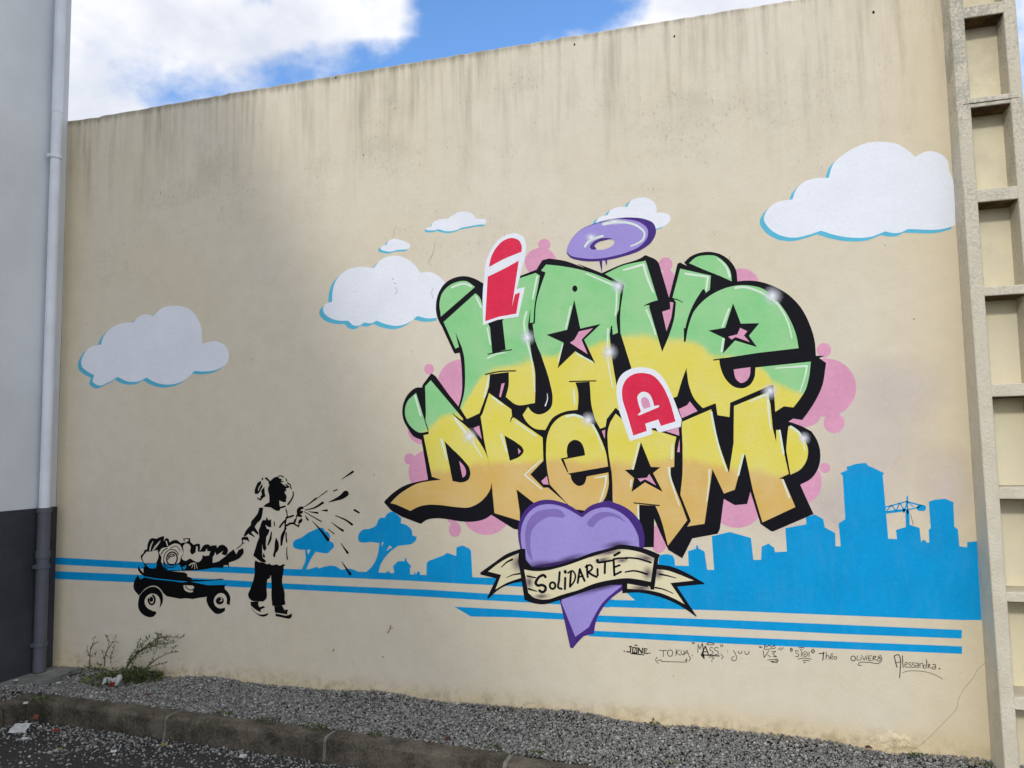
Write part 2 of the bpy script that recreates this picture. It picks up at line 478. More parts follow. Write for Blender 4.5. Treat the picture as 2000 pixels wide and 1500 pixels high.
GY = [(860,815),(900,797),(940,735),(975,716),(1020,708),(1065,696),(1110,690),(1154,675),(1217,662),(1255,657),(1315,665),(1360,671),(1390,692),(1420,697),(1470,705),(1492,724),(1507,744),(1532,757),(1562,774),(1600,790)]
P_HAVE = fade_mat('green_yellow_fade_paint', GY, None)
GY2 = [(780,875),(836,842),(858,817),(884,808),(905,806),(912,640),(1500,640)]
YO = [(830,918),(881,919),(920,906),(995,903),(1057,895),(1120,897),(1200,904),(1300,900),(1355,897),(1375,899),(1420,910),(1465,921),(1517,927),(1560,926)]
P_DREAM = fade_mat('yellow_orange_fade_paint', GY2, YO)

def concrete_mat(name, rgb, dark, scale=1.0, rough=0.9, bump=0.004, spots=0.5):
    m, nt, N, L, b = newmat(name)
    pos = position(N); c, d = lin(rgb), lin(dark)
    a = nz(N, L, pos, 3.5*scale, 6, 0.65); f = nz(N, L, pos, 55.0*scale, 4, 0.7); s = nz(N, L, pos, 140*scale, 3, 0.7)
    g = mth(N, L, 'ADD', mth(N, L, 'MULTIPLY', a, 0.6), mth(N, L, 'MULTIPLY', f, 0.4))
    col = mixc(N, L, mr(N, L, g, 0.36, 0.66), d, c)
    col = mixc(N, L, mr(N, L, s, 0.60, 0.72, 0, spots), col, tuple(x*0.45 for x in d))
    col = mixc(N, L, mr(N, L, s, 0.40, 0.30, 0, spots*0.7), col, tuple(min(1, x*1.35) for x in c))
    L.new(col, b.inputs['Base Color']); b.inputs['Roughness'].default_value = rough; b.inputs['Specular IOR Level'].default_value = 0.2
    bp = N.new('ShaderNodeBump'); bp.inputs['Strength'].default_value = 0.8; bp.inputs['Distance'].default_value = 1.0
    L.new(mth(N, L, 'ADD', mth(N, L, 'MULTIPLY', f, bump), mth(N, L, 'MULTIPLY', s, bump*0.5)), bp.inputs['Height'])
    L.new(bp.outputs[0], b.inputs['Normal']); return m
def plain_mat(name, rgb, rough=0.6, var=0.08, scale=3.0, metal=0.0, bump=0.0):
    m, nt, N, L, b = newmat(name); pos = position(N); c = lin(rgb)
    n = nz(N, L, pos, scale, 5, 0.6)
    col = mixc(N, L, mr(N, L, n, 0.3, 0.7), tuple(x*(1-var) for x in c), tuple(min(1, x*(1+var)) for x in c))
    L.new(col, b.inputs['Base Color']); b.inputs['Roughness'].default_value = rough; b.inputs['Metallic'].default_value = metal
    b.inputs['Specular IOR Level'].default_value = 0.35
    if bump:
        f = nz(N, L, pos, 90.0, 3); bp = N.new('ShaderNodeBump'); bp.inputs['Strength'].default_value = 0.6; bp.inputs['Distance'].default_value = bump
        L.new(f, bp.inputs['Height']); L.new(bp.outputs[0], b.inputs['Normal'])
    return m

# ------------------------------------------------------------------ ground
def asphalt_mat():
    m, nt, N, L, b = newmat('worn_asphalt'); pos = position(N)
    a = nz(N, L, pos, 1.2, 5, 0.6); s = nz(N, L, pos, 150.0, 3, 0.7)
    col = mixc(N, L, mr(N, L, a, 0.35, 0.7), lin((30, 30, 31)), lin((44, 43, 42)))
    col = mixc(N, L, mr(N, L, s, 0.55, 0.7, 0, 0.6), col, lin((112, 110, 106)))
    L.new(col, b.inputs['Base Color']); b.inputs['Roughness'].default_value = 0.9
    bp = N.new('ShaderNodeBump'); bp.inputs['Strength'].default_value = 0.8; bp.inputs['Distance'].default_value = 0.006
    L.new(s, bp.inputs['Height']); L.new(bp.outputs[0], b.inputs['Normal']); return m
M_ASPHALT = asphalt_mat()
PARK = -0.13
def ground_sheet():
    xs = [-600, -60, -12]+[round(-6+0.5*i, 2) for i in range(20)]+[12, 60, 600]
    ys = [-600, -60, -12, -6, -3, -1.5, -0.5, 0.6, 3, 12, 60, 600]
    V = [(x, y, zg(x)+PARK) for y in ys for x in xs]; n = len(xs)
    F = [(j*n+i, j*n+i+1, (j+1)*n+i+1, (j+1)*n+i) for j in range(len(ys)-1) for i in range(n-1)]
    o = meshobj('parking_ground', V, F, M_ASPHALT, origin=(0, 0, PARK))
    tag(o, 'dark worn asphalt parking ground below the kerb', kind='structure')
ground_sheet()
M_KERB = concrete_mat('weathered_kerb_concrete', (110, 103, 91), (52, 48, 41), 1.3, spots=0.5)
M_MORTAR = concrete_mat('kerb_mortar', (132, 129, 120), (94, 91, 83), 2.0)
M_PAD = concrete_mat('grey_pad_concrete', (136, 138, 134), (98, 100, 97), 1.5, spots=0.35)
def ykerb(x): return -0.535-0.047*(x+4.2)
KW = 0.125
kerb = tag(link(bpy.data.objects.new('kerb', None), (-1.5, -0.7, 0)), 'low concrete kerb of long weathered stones edging the gravel', kind='structure')
def kerb_profile(back, width, top, foot):      # (offset from back edge, z) of a rounded kerb section
    r = 0.028
    P = [(0, foot), (0, top)]
    for k in range(5):
        a = math.pi/2*(1-k/4)
        P.append((width-r+r*math.cos(a), top-r+r*math.sin(a)))
    P.append((width+0.012, foot)); return P
def kerb_stone(ax, bx, along_x=True, name='kerb_stone', mat=None, lift=0.0, grow=0.0):
    V = []; prof_n = None; k = 5
    for i in range(k):
        t = ax+(bx-ax)*i/(k-1)
        if along_x:
            pr = kerb_profile(0, KW+grow, zg(t)+lift, zg(t)+PARK-0.06)
            V += [(t, ykerb(t)-o, z) for o, z in pr]
        else:
            xb = -4.725-0.045*(-0.53-t)*0
            pr = kerb_profile(0, KW+grow, lift, PARK-0.06)
            V += [(xb+o, t, z) for o, z in pr]
        prof_n = len(pr)
    n = prof_n
    F = [(i*n+j, i*n+(j+1) % n, (i+1)*n+(j+1) % n, (i+1)*n+j) for i in range(k-1) for j in range(n)]
    F += [tuple(range(n)), tuple((k-1)*n+j for j in reversed(range(n)))]
    if (not along_x): pass
    o = meshobj(name, V, F, mat or M_KERB, kerb)
    import bmesh
    bm = bmesh.new(); bm.from_mesh(o.data); bmesh.ops.recalc_face_normals(bm, faces=bm.faces); bm.to_mesh(o.data); bm.free()
    return o
KJ = [-4.597, -3.445, -2.32, -1.25, -0.15, 0.95, 2.05, 3.2]
for a, b in zip(KJ[:-1], KJ[1:]):
    kerb_stone(a+0.012, b-0.012, lift=random.uniform(-0.004, 0.004))
for a in KJ[1:-1]:
    kerb_stone(a-0.011, a+0.011, name='mortar_joint', mat=M_MORTAR, lift=-0.003, grow=-0.004)
YJ = [-0.53, -0.80, -1.95, -3.1, -4.25]
for a, b in zip(YJ[:-1], YJ[1:]):
    kerb_stone(b+0.004, a-0.004, along_x=False, lift=random.uniform(-0.006, 0.0))
# soil under the gravel
M_SOIL = concrete_mat('grit_soil', (60, 58, 53), (32, 31, 28), 3.0)
def bed():
    def top(x, y): return zg(x)-0.012
    xs = np.linspace(-5.09, 3.2, 60); V = []
    for x in xs: V += [(x, 0.15, top(x, 0)), (x, ykerb(x)-0.02 if x > -4.6 else ykerb(-4.6)-0.02, top(x, 0))]
    F = [(2*i, 2*i+1, 2*i+3, 2*i+2) for i in range(len(xs)-1)]
    n = len(V); V += [(-5.09, -0.5, -0.012), (-4.71, -0.5, -0.012), (-4.71, -4.2, -0.012), (-5.09, -4.2, -0.012)]
    F.append((n, n+3, n+2, n+1))
    tag(meshobj('gravel_bed', V, F, M_SOIL, origin=(-1, -0.3, 0)), 'grit and soil bed under the loose gravel', kind='structure')
bed()
def stone_mat():
    m, nt, N, L, b = newmat('gravel_stone'); at = N.new('ShaderNodeAttribute'); at.attribute_name = 'tone'
    cr = N.new('ShaderNodeValToRGB'); E = cr.color_ramp.elements
    E[0].position = 0.0; E[0].color = (*lin((70, 69, 66)), 1); E[1].position = 1.0; E[1].color = (*lin((205, 203, 198)), 1)
    e = E.new(0.45); e.color = (*lin((122, 121, 118)), 1); e = E.new(0.8); e.color = (*lin((160, 158, 153)), 1)
    L.new(at.outputs['Fac'], cr.inputs[0]); L.new(cr.outputs[0], b.inputs['Base Color']); b.inputs['Roughness'].default_value = 0.85
    b.inputs['Specular IOR Level'].default_value = 0.25
    return m
M_STONE = stone_mat()
def ico():
    t = (1+5**0.5)/2
    v = np.array([(-1,t,0),(1,t,0),(-1,-t,0),(1,-t,0),(0,-1,t),(0,1,t),(0,-1,-t),(0,1,-t),(t,0,-1),(t,0,1),(-t,0,-1),(-t,0,1)], dtype=float)
    v /= np.linalg.norm(v[0])
    f = np.array([(0,11,5),(0,5,1),(0,1,7),(0,7,10),(0,10,11),(1,5,9),(5,11,4),(11,10,2),(10,7,6),(7,1,8),(3,9,4),(3,4,2),(3,2,6),(3,6,8),(3,8,9),(4,9,5),(2,4,11),(6,2,10),(8,6,7),(9,8,1)])
    return v, f
def pebbles(name, pts, size, label):
    bv, bf = ico(); n = len(pts)
    sz = size*RNG.lognormal(0, 0.32, n)
    ang = RNG.uniform(0, 2*np.pi, n); tilt = RNG.uniform(-0.7, 0.7, n)
    sc = np.stack([RNG.uniform(0.75, 1.25, n), RNG.uniform(0.65, 1.0, n), RNG.uniform(0.5, 0.85, n)], 1)*sz[:, None]
    jit = 1+RNG.uniform(-0.28, 0.28, (n, 12, 1))
    v = bv[None]*jit*sc[:, None, :]
    ca, sa, ct, st = np.cos(ang), np.sin(ang), np.cos(tilt), np.sin(tilt)
    x, y, z = v[..., 0], v[..., 1], v[..., 2]
    y, z = y*ct[:, None]-z*st[:, None], y*st[:, None]+z*ct[:, None]
    x, y = x*ca[:, None]-y*sa[:, None], x*sa[:, None]+y*ca[:, None]
    v = np.stack([x, y, z], 2)+pts[:, None, :]
    V = v.reshape(-1, 3); F = (bf[None]+(np.arange(n)*12)[:, None, None]).reshape(-1, 3)
    me = bpy.data.meshes.new(name); me.vertices.add(len(V)); me.vertices.foreach_set('co', V.ravel())
    me.loops.add(F.size); me.loops.foreach_set('vertex_index', F.ravel().astype(np.int32))
    me.polygons.add(len(F)); me.polygons.foreach_set('loop_start', np.arange(0, F.size, 3, dtype=np.int32))
    me.update(calc_edges=True); me.validate()
    at = me.attributes.new('tone', 'FLOAT', 'POINT'); at.data.foreach_set('value', np.repeat(np.clip(RNG.normal(0.43, 0.20, n), 0, 0.85), 12))
    me.materials.append(M_STONE)
    tag(link(bpy.data.objects.new(name, me), (0, 0, 0)), label, kind='stuff')
zgv = np.vectorize(zg)
def gravel():
    n = 62000
    x = RNG.uniform(-5.07, 2.4, n); yb = ykerb(np.maximum(x, -4.6)); y = yb*RNG.uniform(0.0, 1.0, n)**0.98
    keep = ~((x < -4.72) & (y > -0.36)) | (RNG.uniform(0, 1, n) < 0.02)
    z = zgv(x)+RNG.uniform(-0.010, 0.004, n)+0.006*np.sin(x*5.1+1)*np.cos(y*9)
    z += 0.022*np.exp(-((y+0.02)/0.05)**2)*(0.5+0.5*np.sin(x*7.3)*np.sin(x*2.1))      # heaped a little against the wall
    A = np.stack([x, y, z], 1)[keep]
    m = 2600
    x = RNG.uniform(-5.07, -4.72, m); y = RNG.uniform(-2.2, -0.5, m)
    B = np.stack([x, y, RNG.uniform(-0.012, 0.004, m)], 1)
    pebbles('gravel', np.concatenate([A, B]), 0.0063, 'loose grey gravel strip along the foot of the painted wall')
gravel()
def stray():
    n = 9500
    x = RNG.uniform(-4.59, 1.5, n); d = RNG.exponential(0.42, n)
    y = ykerb(x)-KW-0.02-d
    cl = np.sin(x*3.3+y*2)*np.sin(y*6.5-x*1.1)+RNG.uniform(-0.8, 1.1, n)
    keep = (y > -2.6) & ((cl > 0.0) | (d < 0.10)) & (RNG.uniform(0, 1, n) < np.where(x < -2.0, 1.0, 0.5))
    z = zgv(x)+PARK+RNG.uniform(0.001, 0.007, n)
    pebbles('stray_gravel', np.stack([x, y, z], 1)[keep], 0.0066, 'stray gravel scattered over the asphalt beside the kerb')
stray()
# concrete pad under the downpipe
def pad():
    P = [on_ground(p, 0.012) for p in ((176,1301),(140,1311),(118,1323),(92,1331),(60,1331),(30,1330))]
    out = [(-5.09, 0.0)]+[(min(p[0], -4.72), min(p[1], -0.002)) for p in P]
    out += [(-4.98, -0.42), (-5.09, -0.44)]
    n = len(out); V = [(x, y, 0.014+0.006*math.sin(9*x)) for x, y in out]+[(x, y, -0.05) for x, y in out]
    F = [tuple(reversed(range(n))), tuple(range(n, 2*n))]+[(i, (i+1) % n, n+(i+1) % n, n+i) for i in range(n)]
    tag(meshobj('concrete_pad', V, F, M_PAD), 'small grey concrete pad in the corner under the downpipe', 'concrete pad')
pad()

# ------------------------------------------------------------------ the painted wall
XL, XR = -5.09, 1.165
wall = thing('rendered_wall', 'tall cream rendered wall carrying the mural, streaked with grime along its top', 'wall', ((XL+XR)/2, 0.1, 0))
def wall_body():
    n = 160; V = []; F = []
    top_px = [(-5.13, 4.272), (-4.9, 4.262), (-4.68, 4.264), (-3.34, 4.267), (-1.37, 4.255), (0.356, 4.235), (1.3, 4.222)]
    tx, tz = [p[0] for p in top_px], [p[1] for p in top_px]
    for i in range(n+1):
        x = XL-0.02+(XR-XL+0.02)*i/n
        zt = float(np.interp(x, tx, tz))+random.gauss(0, 0.0022)
        V += [(x, 0, -0.3), (x, 0, zt-0.012), (x, 0.012, zt), (x, 0.21, zt+0.004), (x, 0.22, -0.3)]
    for i in range(n):
        a, b = 5*i, 5*i+5
        F += [(a+k, b+k, b+k+1, a+k+1) for k in range(4)]
    F += [(0, 1, 2, 3, 4), tuple(5*n+k for k in (4, 3, 2, 1, 0))]
    meshobj('wall_face', V, F, M_WALL, wall)
wall_body()
v, f = box_vf(1.479, 7.5, 0.0, 0.2, -0.4, 2.9); meshobj('wall_face', v, f, M_WALL, wall)
M_DARKHOLE = plain_mat('hole_dark', (28, 25, 22), 0.9)
def anchor_hole(p, r):                           # small drilled holes, a dark plug set just proud
    c = on_wall(p); V = [(c[0], -0.0008, c[2])]; n = 10
    for k in range(n): V.append((c[0]+r*math.cos(2*math.pi*k/n), -0.0008, c[2]+1.4*r*math.sin(2*math.pi*k/n)))
    meshobj('anchor_hole', V, [(0, 1+k, 1+(k+1) % n) for k in range(n)], M_DARKHOLE, wall)
for p, r in (((656,152),.006),((1122,87),.006),((1317,71),.006),((1706,24),.007),((710,303),.004),((748,1283),.004),((1785,623),.003)):
    anchor_hole(p, r)
M_CRACK = plain_mat('crack_dark', (136, 122, 96), 0.9)
brush('crack', [(k, 0.8) for k in ("k33 1695,683 1640,730 1600,800 1540,870 1490,960 1470,1040 1410,1110 1330,1190 1250,1270 1150,1355 1130,1375",)], M_CRACK, 1.0, wall)
brush('scuff', [("px 757,1236 762,1228 763,1222", 2.5), ("px 761,1229 768,1226", 1.2), ("px 650,1272 652,1268", 2.2), ("px 1881,573 1889,568", 1.0)], M_CRACK, 1.0, wall)
brush('corner_seam', [("px 131.5,238 128,330 126.5,375 122,520 118,700 113,850 109,993 104.5,1150 101,1295", 1.6)], plain_mat('seam_dark', (88, 78, 58), 0.9, 0.4, 30), 0.9, wall)
M_FLAKE = plain_mat('flake_scratch', (150, 140, 120), 0.9)  # colour of the faint scratch marks in the flaking paint
brush('flaking_paint', [("V 965,60 945,110 940,180", 0.50), ("V 1385,235 1378,300 1360,370 1330,430 1320,470 1350,495", 0.55), ("V 925,630 940,645", 1.10), ("V 945,680 960,690", 1.10),
      ("V 960,730 975,770 950,805", 0.88), ("V 1370,730 1350,790 1370,850", 0.66), ("c4 490,180 550,140", 0.66), ("c4 400,1330 430,1200 470,1150", 0.50)], M_FLAKE, 6.0, wall)
def spall():                                     # lump of broken render at the wall's foot
    V = []; F = []; nx, ny = 40, 18
    for j in range(ny+1):
        for i in range(nx+1):
            u, v = i/nx, j/ny
            top = 1428+26*abs(u-0.45)**1.2*1.6+2.0*math.sin(u*23)+1.5*math.sin(u*51)
            p = (1688+108*u, top+(1490-top)*v)
            w = on_wall(p)
            edge = min(1.0, v*7)*min(1.0, u*9)*min(1.0, (1-u)*9)
            crag = 0.5+0.5*math.sin(u*17+v*9)*math.sin(v*13-u*6)
            h = (0.003+0.004*crag+0.003*random.random())*edge-0.0006*(1-edge)
            V.append((w[0], -h, w[2]))
    for j in range(ny):
        for i in range(nx):
            a = j*(nx+1)+i; F.append((a, a+nx+1, a+nx+2, a+1))
    meshobj('broken_render', V, F, M_WALL, wall)
spall()

# ------------------------------------------------------------------ concrete post
def post_mat():
    m, nt, N, L, b = newmat('lichen_concrete'); pos = position(N)
    sp = N.new('ShaderNodeSeparateXYZ'); L.new(pos, sp.inputs[0])
    a = nz(N, L, pos, 5.0, 6, 0.65); f = nz(N, L, pos, 70.0, 4, 0.7); s = nz(N, L, pos, 1.0, 5, 0.6, sc=(9, 9, 1.2))
    base = mixc(N, L, mr(N, L, a, 0.3, 0.7), lin((196, 187, 166)), lin((217, 209, 190)))
    up = mr(N, L, mth(N, L, 'ADD', sp.outputs['Z'], mth(N, L, 'MULTIPLY', a, 2.0)), 2.2, 5.2)
    g = mth(N, L, 'MULTIPLY', mr(N, L, mth(N, L, 'ADD', mth(N, L, 'MULTIPLY', a, 0.55), mth(N, L, 'MULTIPLY', f, 0.45)), 0.44, 0.60), mth(N, L, 'ADD', mth(N, L, 'MULTIPLY', up, 0.6), 0.12))
    col = mixc(N, L, g, base, lin((134, 132, 120)))
    col = mixc(N, L, mr(N, L, f, 0.68, 0.78, 0, 0.5), col, lin((84, 79, 68)))
    L.new(col, b.inputs['Base Color']); b.inputs['Roughness'].default_value = 0.9; b.inputs['Specular IOR Level'].default_value = 0.2
    bp = N.new('ShaderNodeBump'); bp.inputs['Strength'].default_value = 0.9; bp.inputs['Distance'].default_value = 0.006
    L.new(f, bp.inputs['Height']); L.new(bp.outputs[0], b.inputs['Normal']); return m
M_POST = post_mat()
def panel_mat():
    m, nt, N, L, b = newmat('cream_panel'); pos = position(N)
    sp = N.new('ShaderNodeSeparateXYZ'); L.new(pos, sp.inputs[0])
    a = nz(N, L, pos, 4.0, 6, 0.65); f = nz(N, L, pos, 75.0, 4, 0.7)
    col = mixc(N, L, mr(N, L, a, 0.3, 0.7), lin((228, 218, 184)), lin((220, 211, 186)))
    up = mr(N, L, sp.outputs['Z'], 1.5, 4.5)
    col = mixc(N, L, mth(N, L, 'MULTIPLY', up, mr(N, L, a, 0.4, 0.7, 0.1, 0.6)), col, lin((186, 174, 142)))
    col = mixc(N, L, mr(N, L, f, 0.68, 0.76, 0, 0.7), col, lin((70, 64, 50)))
    L.new(col, b.inputs['Base Color']); b.inputs['Roughness'].default_value = 0.85
    relief(N, L, b); return m
M_PANEL = panel_mat()
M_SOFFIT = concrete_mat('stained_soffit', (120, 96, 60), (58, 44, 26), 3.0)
post = thing('concrete_post', 'ladder-like precast concrete post with cream recessed panels at the end of the wall', 'post', (1.32, -0.1, 0))
def pfront(z): return -(0.225-0.0175*z)
PX = (1.1655, 1.232, 1.418, 1.478)
PTOP = 4.98
def stile(x0, x1):
    V = []
    for i in range(13):
        z = -0.35+(PTOP+0.35)*i/12
        V += [(x0, pfront(z), z), (x1, pfront(z), z), (x1, 0.2, z), (x0, 0.2, z)]
    F = [(4*i+k, 4*i+(k+1) % 4, 4*i+4+(k+1) % 4, 4*i+4+k) for i in range(12) for k in range(4)]
    F += [(3, 2, 1, 0), (48, 49, 50, 51)]
    meshobj('stile', V, F, M_POST, post, bevel=0.007)
stile(PX[0], PX[1]); stile(PX[2], PX[3])
RUNG = [((1880,14),(1882,36)),((1895,191),(1897,210)),((1908,370),(1912,395)),((1923,560),(1926,578)),((1937,750),(1941,775)),((1952,952),(1955,975)),((1967,1157),(1970,1176)),((1984,1362),(1985,1387))]
rz = [(4.50, 4.44), (4.98, 4.93)]
for a, b in RUNG:
    zz = on_wall(a, -0.16)[2]; d = pfront(zz); rz.append((on_wall(a, d)[2], on_wall(b, d)[2]))
rz = sorted(rz)
for z1, z0 in rz:
    V = [(PX[1]-0.004, pfront(z0)+0.003, z0), (PX[2]+0.004, pfront(z0)+0.003, z0), (PX[2]+0.004, 0.19, z0), (PX[1]-0.004, 0.19, z0),
         (PX[1]-0.004, pfront(z1)+0.003, z1), (PX[2]+0.004, pfront(z1)+0.003, z1), (PX[2]+0.004, 0.19, z1), (PX[1]-0.004, 0.19, z1)]
    F = box_vf(0, 1, 0, 1, 0, 1)[1]
    r = meshobj('rung', V, F, M_POST, post, bevel=0.005)
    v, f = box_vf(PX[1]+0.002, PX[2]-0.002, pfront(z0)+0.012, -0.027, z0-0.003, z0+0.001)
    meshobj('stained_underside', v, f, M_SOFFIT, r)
zs = [-0.35]+[z for p in rz for z in (p[1], p[0])]
for i in range(0, len(zs)-1, 2):
    v, f = box_vf(PX[1]-0.006, PX[2]+0.006, -0.025, 0.18, zs[i]+0.0015, zs[i+1]-0.0015)
    meshobj('panel', v, f, M_PANEL, post)
M_JOINT = plain_mat('joint_line', (72, 68, 60), 0.9)
zj = on_wall((1877, 204), -0.165)[2]
v, f = box_vf(PX[0]+0.03, PX[3]-0.02, pfront(zj)-0.0008, pfront(zj)+0.002, zj-0.0035, zj)
meshobj('joint', v, f, M_JOINT, post)

# ------------------------------------------------------------------ neighbouring building
M_BWALL = plain_mat('pale_grey_wall_paint', (208, 212, 216), 0.75, 0.07, 1.5, bump=0.002)
M_BPLINTH = plain_mat('charcoal_plinth_paint', (54, 56, 62), 0.7, 0.22, 2.6, bump=0.003)
M_ROOF = plain_mat('roof_zinc', (120, 124, 128), 0.5, 0.05)
PLZ = 1.205; BH = 7.15
bld = thing('neighbouring_building', 'pale grey building with charcoal plinth standing at a right angle to the wall', 'building', (-7.5, -7.0, 0))
v, f = box_vf(-10, XL, -17.5, -0.003, PLZ, BH); meshobj('wall', v, f, M_BWALL, bld)
v, f = box_vf(-10.01, XL+0.012, -17.51, -0.0015, -0.35, PLZ-0.001); meshobj('plinth', v, f, M_BPLINTH, bld)
v, f = box_vf(-10.05, XL+0.05, -17.56, 0.02, BH+0.002, BH+0.07); meshobj('roof_edge', v, f, M_ROOF, bld)

# downpipe
M_PIPEW = plain_mat('white_pipe_paint', (214, 219, 226), 0.5, 0.05, 4.0)
M_PIPED = plain_mat('grey_pipe_paint', (84, 87, 95), 0.5, 0.12, 5.0)
PXC, PYC = -5.032, -0.157
pipe = thing('downpipe', 'rainwater downpipe, white above and charcoal below, fixed at the corner of the building', 'downpipe', (PXC, PYC, 0.02))
def zpipe(py): return on_x((88, py), PXC)[2]
v, f = tube_vf([(PXC, PYC, PLZ-0.02), (PXC, PYC, zpipe(196))], [0.037]*2, 24); meshobj('pipe_length', v, f, M_PIPEW, pipe, smooth=False)
v, f = tube_vf([(PXC, PYC, zpipe(196)-0.05), (PXC, PYC, zpipe(196)), (PXC, PYC, BH-0.05)], [0.0395, 0.0395, 0.0385], 24); meshobj('pipe_length', v, f, M_PIPEW, pipe)
v, f = tube_vf([(PXC, PYC, 0.015), (PXC, PYC, PLZ-0.03)], [0.0435]*2, 24); meshobj('pipe_length', v, f, M_PIPED, pipe, ).__setitem__('label', 'charcoal painted lower length of pipe')
def ring(z, h, r, mat, name):
    v, f = tube_vf([(PXC, PYC, z-h/2), (PXC, PYC, z-h/2), (PXC, PYC, z+h/2), (PXC, PYC, z+h/2)], [r-0.006, r, r, r-0.006], 24, cap=False)
    return meshobj(name, v, f, mat, pipe)
ring(zpipe(996), 0.035, 0.050, M_PIPED, 'collar'); ring(zpipe(1082), 0.05, 0.050, M_PIPED, 'collar')
for py, mat, r in ((298, M_PIPEW, 0.044), (1105, M_PIPED, 0.052), (1255, M_PIPED, 0.052)):
    z = zpipe(py); c = ring(z, 0.026, r, mat, 'clamp')
    v, f = box_vf(XL+0.0125, PXC-0.03, PYC-0.012, PYC+0.012, z-0.01, z+0.01); meshobj('bracket', v, f, mat, c)
    v, f = tube_vf([(PXC-0.01, PYC-r-0.012, z), (PXC-0.01, PYC-r+0.006, z)], [0.008]*2, 10); meshobj('bolt', v, f, mat, c)
    v, f = box_vf(PXC-0.028, PXC+0.004, PYC-r-0.008, PYC-r+0.003, z-0.012, z+0.012); meshobj('lug', v, f, mat, c)
#MURAL
# ------------------------------------------------------------------ the mural
def base_of(s):
    p = on_wall(s); return (p[0], -0.001, p[2])
def mural(name, label, cat, px, group=None): return thing(name, label, cat, base_of(px), group)

# pale overspray on the wall behind the skyline
hz = mural('overspray_patch', 'faint pale pink overspray on the bare wall above the painted towers', 'paint patch', (1740, 1050))
for cx, cy, rx, ry in ((1700,860,150,190),(1760,760,110,80),(1560,1000,120,80),(1660,1000,90,100),(1850,950,70,100)):
    mist('spray_cloud', cx, cy, rx, ry, P_HAZE, 0.35+0.12*len(hz.children), hz)

# pink bubbles behind the letters
BUB = [(900,748,45,46,'large pink painted bubble behind the left stem of the letter H'),
 (838,721,9.5,10.5,'tiny pink painted bubble above the point of the letter D'),
 (826,838,30,30,'pink painted bubble peeping out under the round lobe of the letter D'),
 (834,922,36,42,'large pink painted bubble left of the stem of the letter D'),
 (800,896.5,10.5,11,'small pink painted bubble touching a larger one left of the letter D'),
 (950,1000,47,45,'large pink painted bubble under the tail of the letter D'),
 (888.5,1034,12,15,'small oval pink painted bubble hanging below the tail of the letter D'),
 (883,1012,10,10,'tiny pink painted bubble half hidden under the tail of the letter D'),
 (1056,512,31,28,'pink painted bubble between the red letter I and the first letter A'),
 (1063,478,12,11.5,'small pink painted bubble beside the top of the red letter I'),
 (1300,516.5,13.5,14,'small pink painted bubble over the cleft of the letter V'),
 (1304,556,16,30,'pink painted bubble inside the cleft of the letter V'),
 (1448,556,34,32,'pink painted bubble behind the round lobe of the letter V'),
 (1609,684,14,14,'small pink painted bubble at the right end of the letter E bar'),
 (1613,757,59,57,'largest pink painted bubble, right of the upper letter E'),
 (1629,826,20.5,20,'small pink painted bubble below the largest bubble'),
 (1570,808,34,26,'pink painted bubble between the letter E and the lobe of the letter M'),
 (1611,914,10.5,10,'tiny pink painted bubble right of the lobe of the letter M'),
 (1568,942,37,42,'pink painted bubble beside the right foot of the letter M'),
 (1440,985,50,46,'large pink painted bubble between the legs of the letter M'),
 (1287,1052,17,28,'pink painted bubble between the legs of the lower letter A')]
for i, (cx, cy, rx, ry, lab) in enumerate(BUB):
    tag(paint('painted_bubble', [ell(cx, cy, rx, ry, n=48)], P_PINK, 1.0+0.12*i), lab, 'painted bubble', 'pink bubbles round the lettering')

